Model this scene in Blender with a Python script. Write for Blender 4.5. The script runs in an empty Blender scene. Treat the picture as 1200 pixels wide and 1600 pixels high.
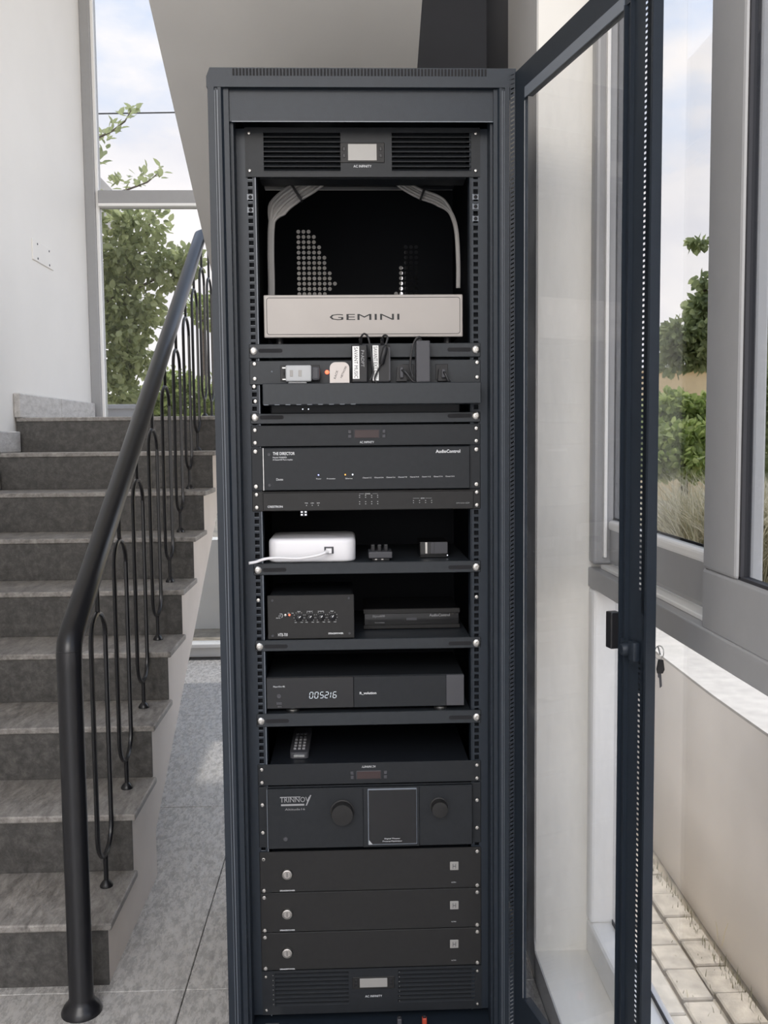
import bpy, bmesh, math, random
from mathutils import Vector, Matrix
random.seed(7)
sc = bpy.context.scene
COL = sc.collection
PI = math.pi

# ---------------------------------------------------------------- camera, sky, sun, exposure
F_PX = 1479.0
CAM_LOC = Vector((-0.0326, -2.0001, 1.31))
YAW, PITCH, ROLL = 0.0344, -0.0776, -0.0096
_f = Vector((math.sin(YAW)*math.cos(PITCH), math.cos(YAW)*math.cos(PITCH), math.sin(PITCH)))
_r0 = Vector((math.cos(YAW), -math.sin(YAW), 0))
_u0 = _r0.cross(_f)
CR = math.cos(ROLL)*_r0 + math.sin(ROLL)*_u0
CU = -math.sin(ROLL)*_r0 + math.cos(ROLL)*_u0
CF = _f
cam_d = bpy.data.cameras.new('camera')
cam_d.sensor_fit = 'VERTICAL'
cam_d.sensor_height = 24.0
cam_d.lens = F_PX/1600*24.0
cam_d.clip_start = 0.05
cam_d.clip_end = 400
cam = bpy.data.objects.new('camera', cam_d)
COL.objects.link(cam)
M = Matrix((CR, CU, -CF)).transposed().to_4x4()
M.translation = CAM_LOC
cam.matrix_world = M
sc.camera = cam

def at(x, y, X=None, Y=None, Z=None, D=None):
    """The world point where a sight line meets a plane of known X, Y or Z (used to survey sizes)."""
    d = CF + CR*((x-600)/F_PX) + CU*((800-y)/F_PX)
    if X is not None: t = (X-CAM_LOC.x)/d.x
    elif Y is not None: t = (Y-CAM_LOC.y)/d.y
    elif Z is not None: t = (Z-CAM_LOC.z)/d.z
    else: t = D
    return CAM_LOC + d*t
def zr(y, Y=0.0): return round(at(570, y, Y=Y).z, 4)     # height on the rack's front plane
def xr(x, y, Y=0.0): return round(at(x, y, Y=Y).x, 4)

world = bpy.data.worlds.new('sky')
sc.world = world
world.use_nodes = True
nt = world.node_tree
nt.nodes.clear()
def N(t, typ, **kw):
    n = t.nodes.new(typ)
    for k, v in kw.items():
        if k.startswith('i_'): n.inputs[k[2:].replace('_', ' ')].default_value = v
        else: setattr(n, k, v)
    return n
SKY_STRENGTH = 2.3
tc = N(nt, 'ShaderNodeTexCoord')
sep = N(nt, 'ShaderNodeSeparateXYZ'); nt.links.new(tc.outputs['Generated'], sep.inputs[0])
grad = N(nt, 'ShaderNodeValToRGB')
grad.color_ramp.elements[0].position = 0.0; grad.color_ramp.elements[0].color = (0.80, 0.84, 0.90, 1)
grad.color_ramp.elements[1].position = 0.55; grad.color_ramp.elements[1].color = (0.56, 0.69, 0.92, 1)
nt.links.new(sep.outputs['Z'], grad.inputs[0])
mp = N(nt, 'ShaderNodeMapping'); mp.inputs['Scale'].default_value = (1, 1, 2.2)
nt.links.new(tc.outputs['Generated'], mp.inputs[0])
nz = N(nt, 'ShaderNodeTexNoise'); nz.inputs['Scale'].default_value = 3.0; nz.inputs['Detail'].default_value = 9; nz.inputs['Roughness'].default_value = 0.58
nt.links.new(mp.outputs[0], nz.inputs['Vector'])
cr = N(nt, 'ShaderNodeValToRGB')
cr.color_ramp.elements[0].position = 0.44; cr.color_ramp.elements[0].color = (0, 0, 0, 1)
cr.color_ramp.elements[1].position = 0.60; cr.color_ramp.elements[1].color = (1, 1, 1, 1)
hz = N(nt, 'ShaderNodeMath', operation='MULTIPLY_ADD'); hz.inputs[1].default_value = -1.6; hz.inputs[2].default_value = 0.56
nt.links.new(sep.outputs['Z'], hz.inputs[0])
hm = N(nt, 'ShaderNodeMath', operation='MAXIMUM'); hm.inputs[1].default_value = -0.06; nt.links.new(hz.outputs[0], hm.inputs[0])
ad = N(nt, 'ShaderNodeMath', operation='ADD'); nt.links.new(hm.outputs[0], ad.inputs[0]); nt.links.new(nz.outputs['Fac'], ad.inputs[1])
nt.links.new(ad.outputs[0], cr.inputs[0])
nz2 = N(nt, 'ShaderNodeTexNoise'); nz2.inputs['Scale'].default_value = 6.0; nz2.inputs['Detail'].default_value = 6
nt.links.new(mp.outputs[0], nz2.inputs['Vector'])
cc = N(nt, 'ShaderNodeValToRGB')
cc.color_ramp.elements[0].position = 0.35; cc.color_ramp.elements[0].color = (0.80, 0.79, 0.83, 1)
cc.color_ramp.elements[1].position = 0.60; cc.color_ramp.elements[1].color = (1.0, 0.95, 0.92, 1)
nt.links.new(nz2.outputs['Fac'], cc.inputs[0])
mx = N(nt, 'ShaderNodeMix', data_type='RGBA')
nt.links.new(cr.outputs[0], mx.inputs[0]); nt.links.new(grad.outputs[0], mx.inputs[6]); nt.links.new(cc.outputs[0], mx.inputs[7])
bg = N(nt, 'ShaderNodeBackground'); bg.inputs['Strength'].default_value = SKY_STRENGTH
nt.links.new(mx.outputs[2], bg.inputs[0])
wo = N(nt, 'ShaderNodeOutputWorld'); nt.links.new(bg.outputs[0], wo.inputs[0])

sun_d = bpy.data.lights.new('sun', 'SUN'); sun_d.energy = 3.6; sun_d.angle = math.radians(1.5); sun_d.color = (1.0, 0.95, 0.86)
sun = bpy.data.objects.new('sun', sun_d); COL.objects.link(sun)
sun.rotation_euler = Vector((-0.02, -0.42, -0.90)).to_track_quat('-Z', 'Y').to_euler()

fill_d = bpy.data.lights.new('fill_light', 'AREA'); fill_d.shape = 'RECTANGLE'; fill_d.size = 2.6; fill_d.size_y = 1.6  # added fill light behind and above the camera, brightens the rack front
fill_d.energy = 90.0; fill_d.color = (1.0, 0.93, 0.84)
lamp = bpy.data.objects.new('fill_light', fill_d); COL.objects.link(lamp)
lamp.location = (-0.7, -4.4, 3.3)
lamp.rotation_euler = Vector((0.05, 0.85, -0.5)).to_track_quat('-Z', 'Y').to_euler()

sc.view_settings.view_transform = 'Standard'
sc.view_settings.look = 'None'
sc.view_settings.exposure = 0.12
sc.view_settings.gamma = 1.0
sc.view_settings.use_curve_mapping = False
sc.cycles.use_denoising = True
sc.cycles.transparent_max_bounces = 24
sc.cycles.max_bounces = 10
sc.cycles.diffuse_bounces = 6
sc.cycles.sample_clamp_indirect = 6.0
sc.cycles.caustics_reflective = False
sc.cycles.caustics_refractive = False

# ---------------------------------------------------------------- materials
def mat(name, col, rough=0.5, metal=0.0, noise=0.0, nscale=20.0, bump=0.0, bscale=200.0, spec=0.5, emit=None, estr=0.0):
    m = bpy.data.materials.new(name); m.use_nodes = True
    t = m.node_tree; b = t.nodes['Principled BSDF']
    b.inputs['Base Color'].default_value = (*col, 1)
    b.inputs['Roughness'].default_value = rough
    b.inputs['Metallic'].default_value = metal
    b.inputs['Specular IOR Level'].default_value = spec
    if emit:
        b.inputs['Emission Color'].default_value = (*emit, 1); b.inputs['Emission Strength'].default_value = estr
    g = N(t, 'ShaderNodeNewGeometry')
    if noise > 0:
        n = N(t, 'ShaderNodeTexNoise'); n.inputs['Scale'].default_value = nscale; n.inputs['Detail'].default_value = 5
        t.links.new(g.outputs['Position'], n.inputs['Vector'])
        r = N(t, 'ShaderNodeValToRGB')
        r.color_ramp.elements[0].position = 0.3; r.color_ramp.elements[0].color = (*[c*(1-noise) for c in col], 1)
        r.color_ramp.elements[1].position = 0.7; r.color_ramp.elements[1].color = (*[min(1, c*(1+noise)) for c in col], 1)
        t.links.new(n.outputs['Fac'], r.inputs[0]); t.links.new(r.outputs[0], b.inputs['Base Color'])
    if bump > 0:
        n = N(t, 'ShaderNodeTexNoise'); n.inputs['Scale'].default_value = bscale; n.inputs['Detail'].default_value = 3
        t.links.new(g.outputs['Position'], n.inputs['Vector'])
        bp = N(t, 'ShaderNodeBump'); bp.inputs['Strength'].default_value = bump; bp.inputs['Distance'].default_value = 0.002
        t.links.new(n.outputs['Fac'], bp.inputs['Height']); t.links.new(bp.outputs[0], b.inputs['Normal'])
    return m

def slate(name, dark, mid, light, rough=0.45, streak=(4, 1.3, 4)):
    m = bpy.data.materials.new(name); m.use_nodes = True
    t = m.node_tree; b = t.nodes['Principled BSDF']
    g = N(t, 'ShaderNodeNewGeometry')
    mp = N(t, 'ShaderNodeMapping'); mp.inputs['Scale'].default_value = streak; mp.inputs['Rotation'].default_value = (0.3, 0.2, 0.6)
    t.links.new(g.outputs['Position'], mp.inputs[0])
    n = N(t, 'ShaderNodeTexNoise'); n.inputs['Scale'].default_value = 9.0; n.inputs['Detail'].default_value = 14; n.inputs['Roughness'].default_value = 0.78; n.inputs['Distortion'].default_value = 0.25
    t.links.new(mp.outputs[0], n.inputs['Vector'])
    r = N(t, 'ShaderNodeValToRGB')
    e = r.color_ramp.elements
    e[0].position = 0.33; e[0].color = (*dark, 1)
    e[1].position = 0.68; e[1].color = (*light, 1)
    k = e.new(0.5); k.color = (*mid, 1)
    t.links.new(n.outputs['Fac'], r.inputs[0]); t.links.new(r.outputs[0], b.inputs['Base Color'])
    rr = N(t, 'ShaderNodeMapRange'); rr.inputs['To Min'].default_value = rough-0.12; rr.inputs['To Max'].default_value = rough+0.15
    t.links.new(n.outputs['Fac'], rr.inputs[0]); t.links.new(rr.outputs[0], b.inputs['Roughness'])
    bp = N(t, 'ShaderNodeBump'); bp.inputs['Strength'].default_value = 0.45; bp.inputs['Distance'].default_value = 0.006
    t.links.new(n.outputs['Fac'], bp.inputs['Height']); t.links.new(bp.outputs[0], b.inputs['Normal'])
    return m

def glass(name, tint, dirt=0.0, dirt_scale=30.0):
    m = bpy.data.materials.new(name); m.use_nodes = True
    t = m.node_tree; t.nodes.clear()
    tr = N(t, 'ShaderNodeBsdfTransparent'); tr.inputs[0].default_value = (*tint, 1)
    gl = N(t, 'ShaderNodeBsdfGlossy'); gl.inputs['Roughness'].default_value = 0.0
    lw = N(t, 'ShaderNodeLayerWeight'); lw.inputs['Blend'].default_value = 0.5
    pw = N(t, 'ShaderNodeMath', operation='POWER'); pw.inputs[1].default_value = 5.0
    fr = N(t, 'ShaderNodeMath', operation='MULTIPLY_ADD'); fr.inputs[1].default_value = 0.70; fr.inputs[2].default_value = 0.025
    t.links.new(lw.outputs['Facing'], pw.inputs[0]); t.links.new(pw.outputs[0], fr.inputs[0])
    mx = N(t, 'ShaderNodeMixShader')
    t.links.new(fr.outputs[0], mx.inputs[0]); t.links.new(tr.outputs[0], mx.inputs[1]); t.links.new(gl.outputs[0], mx.inputs[2])
    last = mx
    if dirt > 0:
        g = N(t, 'ShaderNodeNewGeometry')
        mp = N(t, 'ShaderNodeMapping'); mp.inputs['Scale'].default_value = (1, 1, 0.5); mp.inputs['Rotation'].default_value = (0.7, 0, 0)
        t.links.new(g.outputs['Position'], mp.inputs[0])
        n = N(t, 'ShaderNodeTexNoise'); n.inputs['Scale'].default_value = dirt_scale; n.inputs['Detail'].default_value = 8; n.inputs['Roughness'].default_value = 0.7
        t.links.new(mp.outputs[0], n.inputs['Vector'])
        r = N(t, 'ShaderNodeMapRange'); r.inputs['From Min'].default_value = 0.42; r.inputs['From Max'].default_value = 0.75
        r.inputs['To Min'].default_value = dirt*0.35; r.inputs['To Max'].default_value = dirt*2
        t.links.new(n.outputs['Fac'], r.inputs[0])
        df = N(t, 'ShaderNodeBsdfDiffuse'); df.inputs[0].default_value = (0.7, 0.72, 0.76, 1)
        m2 = N(t, 'ShaderNodeMixShader')
        t.links.new(r.outputs[0], m2.inputs[0]); t.links.new(mx.outputs[0], m2.inputs[1]); t.links.new(df.outputs[0], m2.inputs[2])
        last = m2
    o = N(t, 'ShaderNodeOutputMaterial'); t.links.new(last.outputs[0], o.inputs[0])
    return m

def leafmat(name, c1, c2, trans=0.35):
    m = bpy.data.materials.new(name); m.use_nodes = True
    t = m.node_tree; t.nodes.clear()
    g = N(t, 'ShaderNodeNewGeometry')
    r = N(t, 'ShaderNodeValToRGB'); r.color_ramp.elements[0].color = (*c1, 1); r.color_ramp.elements[1].color = (*c2, 1)
    t.links.new(g.outputs['Random Per Island'], r.inputs[0])
    b = N(t, 'ShaderNodeBsdfPrincipled'); b.inputs['Roughness'].default_value = 0.5
    t.links.new(r.outputs[0], b.inputs['Base Color'])
    tl = N(t, 'ShaderNodeBsdfTranslucent'); t.links.new(r.outputs[0], tl.inputs[0])
    mx = N(t, 'ShaderNodeMixShader'); mx.inputs[0].default_value = trans
    t.links.new(b.outputs[0], mx.inputs[1]); t.links.new(tl.outputs[0], mx.inputs[2])
    o = N(t, 'ShaderNodeOutputMaterial'); t.links.new(mx.outputs[0], o.inputs[0])
    return m

WALL = mat('white_wall_paint', (0.81, 0.785, 0.745), 0.6, noise=0.02, nscale=3, bump=0.12, bscale=30)
CREAM = mat('cream_paint', (0.90, 0.875, 0.82), 0.55, noise=0.03, nscale=4)
SHADEWALL = mat('shaded_white_wall', (0.56, 0.55, 0.54), 0.6, noise=0.03, nscale=6)  # white paint greyed down, its shade put into the base colour
DARKWALL = mat('charcoal_wall_paint', (0.055, 0.057, 0.066), 0.7, noise=0.05, nscale=6)
SOFFIT = mat('grey_soffit_paint', (0.64, 0.625, 0.60), 0.65, noise=0.03, nscale=4)
STRINGER = mat('stringer_paint', (0.74, 0.67, 0.61), 0.55, noise=0.05, nscale=6)
FRAMEGREY = mat('grey_aluminium', (0.33, 0.33, 0.335), 0.38, noise=0.02, nscale=30)
FRAMEWHITE = mat('white_aluminium', (0.86, 0.85, 0.83), 0.35)
RUBBER = mat('black_gasket', (0.03, 0.03, 0.035), 0.6)
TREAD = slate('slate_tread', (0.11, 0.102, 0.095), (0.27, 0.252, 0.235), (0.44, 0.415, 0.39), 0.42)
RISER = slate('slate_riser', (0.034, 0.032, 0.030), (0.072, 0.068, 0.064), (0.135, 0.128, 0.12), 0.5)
FLOORT = slate('slate_floor', (0.25, 0.24, 0.23), (0.47, 0.452, 0.435), (0.66, 0.64, 0.615), 0.26, (7, 2.6, 7))
SKIRT = slate('slate_skirting', (0.34, 0.325, 0.31), (0.50, 0.48, 0.46), (0.64, 0.62, 0.60), 0.5)
GROUT = mat('dark_grout', (0.10, 0.10, 0.10), 0.9)
RAILM = mat('black_rail_paint', (0.011, 0.011, 0.013), 0.30, noise=0.05, nscale=30, spec=0.45)
RACKM = mat('rack_black', (0.015, 0.021, 0.030), 0.42, noise=0.06, nscale=60, bump=0.15, bscale=900, spec=0.35)
RACKEDGE = mat('rack_pale_edge', (0.16, 0.18, 0.21), 0.35)  # paler grey than the rack, for edges, lips and small fittings
INNER = mat('rack_inner_black', (0.010, 0.012, 0.016), 0.6, spec=0.2)
DEV = mat('device_black', (0.015, 0.017, 0.020), 0.5, noise=0.08, nscale=80, bump=0.1, bscale=1500, spec=0.3)
DEV2 = mat('device_black_warm', (0.019, 0.0185, 0.0185), 0.5, noise=0.08, nscale=80, bump=0.1, bscale=1500, spec=0.3)
SHELFM = mat('shelf_black', (0.023, 0.027, 0.032), 0.45, noise=0.08, nscale=90, spec=0.35)
HOLE = mat('slot_dark', (0.006, 0.006, 0.008), 0.8)
GLOSSBLACK = mat('gloss_black', (0.010, 0.010, 0.011), 0.12)
SILVER = mat('brushed_silver', (0.345, 0.32, 0.30), 0.42, metal=0.15, noise=0.03, nscale=8)
CHROME = mat('screw_steel', (0.50, 0.485, 0.46), 0.30, metal=1.0)
ZINC = mat('zinc_bracket', (0.55, 0.55, 0.54), 0.35, metal=0.9, noise=0.2, nscale=120)
LCD = mat('grey_lcd', (0.31, 0.30, 0.285), 0.35)
LCDRED = mat('brown_lcd', (0.050, 0.033, 0.033), 0.35, spec=0.3)
PRINT = mat('white_print', (0.75, 0.76, 0.78), 0.6)
PRINTDIM = mat('grey_print', (0.30, 0.30, 0.31), 0.6)
INK = mat('black_ink', (0.015, 0.015, 0.016), 0.6)
LABELW = mat('white_label', (0.80, 0.80, 0.79), 0.5)
WHITEPL = mat('white_plastic', (0.80, 0.79, 0.81), 0.35)
BEIGEPL = mat('greige_plastic', (0.58, 0.53, 0.50), 0.4)
CLEARPL = mat('clear_plastic', (0.42, 0.43, 0.44), 0.25)
GREYPL = mat('grey_plastic', (0.07, 0.07, 0.078), 0.5, spec=0.3)
BLACKPL = mat('black_plastic', (0.013, 0.013, 0.015), 0.4, spec=0.35)
CORD = mat('black_cord', (0.018, 0.018, 0.020), 0.45)
GREYCABLE = mat('grey_cable', (0.33, 0.32, 0.31), 0.5)
LEDW = mat('white_led', (0.8, 0.8, 0.9), 0.4, emit=(0.85, 0.88, 1.0), estr=1.2)
LEDR = mat('red_led', (0.8, 0.1, 0.05), 0.4, emit=(1.0, 0.16, 0.08), estr=2.0)
LEDA = mat('amber_led', (0.8, 0.4, 0.05), 0.4, emit=(1.0, 0.45, 0.1), estr=1.2)
LEDB = mat('blue_led', (0.3, 0.3, 0.9), 0.4, emit=(0.45, 0.5, 1.0), estr=1.5)
DIGIT = mat('display_digits', (0.6, 0.65, 0.7), 0.4, emit=(0.6, 0.68, 0.75), estr=0.30)
REDPL = mat('red_plastic', (0.45, 0.06, 0.03), 0.4)
WINGLASS = glass('tinted_window_glass', (0.66, 0.665, 0.675))
CLEARGLASS = glass('tinted_sash_glass', (0.67, 0.675, 0.685))
FIXGLASS = glass('clear_fixed_glass', (0.90, 0.90, 0.905))
DOORGLASS = glass('dusty_door_glass', (0.985, 0.985, 0.985), 0.022, 26)
PAVER = mat('sandy_paver', (0.47, 0.43, 0.375), 0.85, noise=0.25, nscale=25, bump=0.5, bscale=60)
PAVERK = mat('pale_kerb', (0.52, 0.485, 0.43), 0.85, noise=0.18, nscale=30, bump=0.4, bscale=60)
SOIL = mat('dry_soil', (0.33, 0.29, 0.23), 0.95, noise=0.35, nscale=14, bump=0.6, bscale=30)
RENDERW = mat('exterior_render', (0.86, 0.80, 0.735), 0.8, noise=0.05, nscale=5, bump=0.2, bscale=60)
YELLOW = mat('yellow_render', (0.80, 0.62, 0.36), 0.8, noise=0.05, nscale=3)
HOUSEW = mat('pale_house_render', (0.72, 0.68, 0.63), 0.8, noise=0.04, nscale=2)
CONC = mat('grey_concrete', (0.40, 0.40, 0.40), 0.85, noise=0.1, nscale=6)
LEAF = leafmat('tree_leaf', (0.28, 0.32, 0.15), (0.66, 0.70, 0.38), 0.55)
LEAF2 = leafmat('bush_leaf', (0.24, 0.32, 0.09), (0.66, 0.72, 0.30), 0.5)
LEAF3 = leafmat('dark_leaf', (0.22, 0.26, 0.12), (0.58, 0.63, 0.33), 0.55)
STRAW = leafmat('dry_straw', (0.30, 0.28, 0.15), (0.95, 0.88, 0.70), 0.35)
WEED = leafmat('weed_blade', (0.16, 0.15, 0.09), (0.38, 0.37, 0.26), 0.2)
BARK = mat('bark', (0.17, 0.13, 0.10), 0.9, noise=0.3, nscale=20, bump=0.5, bscale=40)

# ---------------------------------------------------------------- mesh builder and object helpers
class MB:
    def __init__(s): s.v = []; s.f = []; s.T = None
    def add(s, vs, fs):
        o = len(s.v); s.v += [tuple(v) for v in vs]; s.f += [tuple(i+o for i in f) for f in fs]; return s
    def box(s, x0, x1, y0, y1, z0, z1):
        if x0 > x1: x0, x1 = x1, x0
        if y0 > y1: y0, y1 = y1, y0
        if z0 > z1: z0, z1 = z1, z0
        return s.add([(x0,y0,z0),(x1,y0,z0),(x1,y1,z0),(x0,y1,z0),(x0,y0,z1),(x1,y0,z1),(x1,y1,z1),(x0,y1,z1)],
                     [(3,2,1,0),(4,5,6,7),(0,1,5,4),(1,2,6,5),(2,3,7,6),(3,0,4,7)])
    def rbox(s, x0, x1, y0, y1, z0, z1, b=0.002, seg=2):
        bm = bmesh.new()
        if x0 > x1: x0, x1 = x1, x0
        if y0 > y1: y0, y1 = y1, y0
        if z0 > z1: z0, z1 = z1, z0
        vs = [bm.verts.new(p) for p in [(x0,y0,z0),(x1,y0,z0),(x1,y1,z0),(x0,y1,z0),(x0,y0,z1),(x1,y0,z1),(x1,y1,z1),(x0,y1,z1)]]
        for f in [(3,2,1,0),(4,5,6,7),(0,1,5,4),(1,2,6,5),(2,3,7,6),(3,0,4,7)]: bm.faces.new([vs[i] for i in f])
        b = min(b, 0.49*min(x1-x0, y1-y0, z1-z0))
        bmesh.ops.bevel(bm, geom=bm.edges[:], offset=b, segments=seg, affect='EDGES', profile=0.5)
        bm.verts.index_update()
        s.add([v.co[:] for v in bm.verts], [[v.index for v in f.verts] for f in bm.faces]); bm.free(); return s
    def prism(s, poly, axis, lo, hi):
        """poly: 2-D outline in the two other axes (x,y / x,z / y,z)."""
        n = len(poly)
        def P(p, h): return {'x': (h, p[0], p[1]), 'y': (p[0], h, p[1]), 'z': (p[0], p[1], h)}[axis]
        vs = [P(p, lo) for p in poly] + [P(p, hi) for p in poly]
        return s.add(vs, [tuple(range(n))[::-1], tuple(range(n, 2*n))] + [(i, (i+1) % n, n+(i+1) % n, n+i) for i in range(n)])
    def tube(s, path, r, n=8, cap=True):
        path = [Vector(p) for p in path]
        rs = r if isinstance(r, (list, tuple)) else [r]*len(path)
        up = None; o = len(s.v); vs = []; fs = []
        for i, p in enumerate(path):
            t = (path[min(i+1, len(path)-1)] - path[max(i-1, 0)]).normalized()
            if up is None:
                up = t.orthogonal().normalized()
            else:
                up = (up - t*up.dot(t)); up = up.normalized() if up.length > 1e-6 else t.orthogonal().normalized()
            w = t.cross(up)
            for k in range(n):
                a = 2*PI*k/n; vs.append(p + (up*math.cos(a) + w*math.sin(a))*rs[i])
        for i in range(len(path)-1):
            for k in range(n): fs.append((i*n+k, i*n+(k+1) % n, (i+1)*n+(k+1) % n, (i+1)*n+k))
        if cap: fs += [tuple(range(n))[::-1], tuple(range((len(path)-1)*n, len(path)*n))]
        return s.add(vs, fs)
    def lathe(s, c, axis, prof, n=16):
        """prof: (radius, height along axis) pairs."""
        c = Vector(c); a = Vector(axis).normalized(); u = a.orthogonal().normalized(); w = a.cross(u); vs = []; fs = []
        for r, h in prof:
            for k in range(n):
                t = 2*PI*k/n; vs.append(c + a*h + (u*math.cos(t) + w*math.sin(t))*r)
        m = len(prof)
        for i in range(m-1):
            for k in range(n): fs.append((i*n+k, i*n+(k+1) % n, (i+1)*n+(k+1) % n, (i+1)*n+k))
        fs += [tuple(range(n))[::-1], tuple(range((m-1)*n, m*n))]
        return s.add(vs, fs)
    def map(s, fn): s.v = [tuple(fn(Vector(v))) for v in s.v]; return s
    def build(s, name, m, parent=None, smooth=False, label=None, kind=None):
        off = Vector(OFF.get(parent.name, (0, 0, 0))) if parent else Vector((0, 0, 0))
        me = bpy.data.meshes.new(name)
        me.from_pydata([tuple(Vector(v)-off) for v in s.v], [], s.f)
        bm = bmesh.new(); bm.from_mesh(me); bmesh.ops.recalc_face_normals(bm, faces=bm.faces[:]); bm.to_mesh(me); bm.free()
        me.materials.append(m)
        if smooth:
            for p in me.polygons: p.use_smooth = True
            me.set_sharp_from_angle(angle=math.radians(40))
        o = bpy.data.objects.new(name, me); COL.objects.link(o)
        if parent: o.parent = parent; OFF[o.name] = tuple(off)
        else: OFF[o.name] = (0, 0, 0)
        if label: o['label'] = label
        if kind: o['kind'] = kind
        return o
OFF = {}
def tag(o, label, cat, group=None, kind=None):
    o['label'] = label; o['category'] = cat
    if group: o['group'] = group
    if kind: o['kind'] = kind
    return o
def thing(name, label, cat, loc, group=None, kind=None):
    o = bpy.data.objects.new(name, None); COL.objects.link(o); o.location = loc; o.empty_display_size = 0.05
    OFF[o.name] = tuple(loc)
    return tag(o, label, cat, group, kind)
def struct(name, mb, m, label=None, **kw):
    o = mb.build(name, m, **kw); o['kind'] = 'structure'
    if label: o['label'] = label
    return o
def piece(name, data, loc, parent, m=None):
    """another piece that shares mesh data"""
    off = Vector(OFF.get(parent.name, (0, 0, 0)))
    o = bpy.data.objects.new(name, data); COL.objects.link(o); o.parent = parent; o.location = Vector(loc)-off
    OFF[o.name] = tuple(off)
    return o
dg = None
def text(s, x, z, y, h, parent, m=PRINT, w=None, name='lettering', rot=0.0, align='LEFT', flip=False, T=None, bold=0.0):
    """flat print on a face that looks towards -Y; h is the height of the capitals, w a fitted width"""
    cu = bpy.data.curves.new('txt', 'FONT'); cu.body = s; cu.size = 1.0; cu.resolution_u = 2; cu.offset = bold
    o = bpy.data.objects.new('txt', cu); COL.objects.link(o)
    me = bpy.data.meshes.new_from_object(o)
    bpy.data.objects.remove(o)
    xs = [v.co.x for v in me.vertices]; ys = [v.co.y for v in me.vertices]
    if not xs: return None
    x0, x1 = min(xs), max(xs); y0, y1 = min(ys), max(ys)
    sy = h/0.70; sx = (w/(x1-x0)) if w else sy
    ax = {'LEFT': 0, 'CENTER': (x1-x0)*sx/2, 'RIGHT': (x1-x0)*sx}[align]
    off = Vector(OFF[parent.name])
    c, sn = math.cos(rot), math.sin(rot)
    for v in me.vertices:
        a = (v.co.x-x0)*sx-ax; b = v.co.y*sy
        if flip: a, b = -a, -b
        p = Vector((x + a*c - b*sn, y, z + a*sn + b*c))
        if T: p = T(p)
        v.co = p - off
    me.materials.clear(); me.materials.append(m); me.name = name
    o = bpy.data.objects.new(name, me); COL.objects.link(o); o.parent = parent; OFF[o.name] = tuple(off)
    return o

def screw(x, z, y, parent, r=0.0045, name='screw', m=CHROME):
    k = (round(r, 5), name)
    if k not in SCREWS:
        mb = MB(); mb.lathe((0, 0, 0), (0, -1, 0), [(r, 0), (r, 0.0012), (r*0.8, 0.0026), (r*0.42, 0.003), (r*0.36, 0.0016)], 10)
        SCREWS[k] = mb.build(name, m, parent, smooth=True)
        SCREWS[k].location = Vector((x, y, z)) - Vector(OFF[parent.name])
        for v in SCREWS[k].data.vertices: v.co += Vector(OFF[parent.name])
        return SCREWS[k]
    return piece(name, SCREWS[k].data, (x, y, z), parent)
SCREWS = {}
def bigscrew(x, z, y, parent): return screw(x, z, y, parent, r=0.0085, name='cup_screw')

# ================================================================ THE SETTING
WX = -1.56            # left wall
FY = 3.71             # stair window facade
GZ = -0.05            # ground level outside
# floor with its tiles
fl = struct('floor', MB().box(-3.0, 0.402, -6.0, FY, -0.16, -0.006), GROUT)
tx = [-0.443+0.57*k for k in range(-5, 3)]; ty = [0.183+1.14*k for k in range(-6, 4)]
for i in range(len(tx)-1):
    for j in range(len(ty)-1):
        x0, x1 = tx[i]+0.0012, tx[i+1]-0.0012; y0, y1 = ty[j]+0.0012, ty[j+1]-0.0012
        if x1 < -2.6: continue
        x1 = min(x1, 0.396); y1 = min(y1, FY-0.01)
        if x1-x0 < 0.02: continue
        MB().rbox(x0, x1, y0, y1, -0.008, 0.0, 0.0015, 1).build('tile', FLOORT, fl)
struct('wall_left', MB().box(WX-0.2, WX, -2.6, FY+0.1, 0, 4.8), WALL)
struct('wall_back', MB().box(0.145, 0.62, 1.0, 1.15, 0, 4.8), DARKWALL)
struct('ceiling', MB().box(WX-0.2, 0.62, -2.2, FY+0.1, 4.8, 4.95), WALL)
# right wall: pier beside the rack, raised white bay floor, near pier, lintel
wr = struct('wall_right', MB().box(0.4035, 0.62, 0.205, 1.0, 0, 4.8).box(0.4035, 0.62, -5.5, -2.45, 0, 4.8).box(0.4035, 0.62, -2.45, 0.205, 2.85, 4.8), CREAM)
MB().box(0.4, 0.4035, 0.208, 0.60, 0, 4.8).build('shaded_face', SHADEWALL, wr)  # wall side facing the rack, shade carried by its grey
MB().box(0.4, 0.4035, 0.60, 1.0, 0, 4.8).build('charcoal_face', DARKWALL, wr)
bay = MB().box(0.4035, 0.62, -2.45, 0.205, -0.05, 0.06)
wf = struct('trim_1', bay, CREAM)
MB().box(0.4, 0.4035, -2.45, 0.208, -0.01, 0.0595).prism([(0.185, 0.0), (0.208, 0.0), (0.208, 0.09)], 'x', 0.4, 0.4034).build('kerb_face', SHADEWALL, wf)  # kerb front, shaded by colour like the wall above
struct('wall_facade', MB().box(WX-0.2, WX, FY-0.02, FY+0.15, 0, 4.8), WALL)

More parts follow.
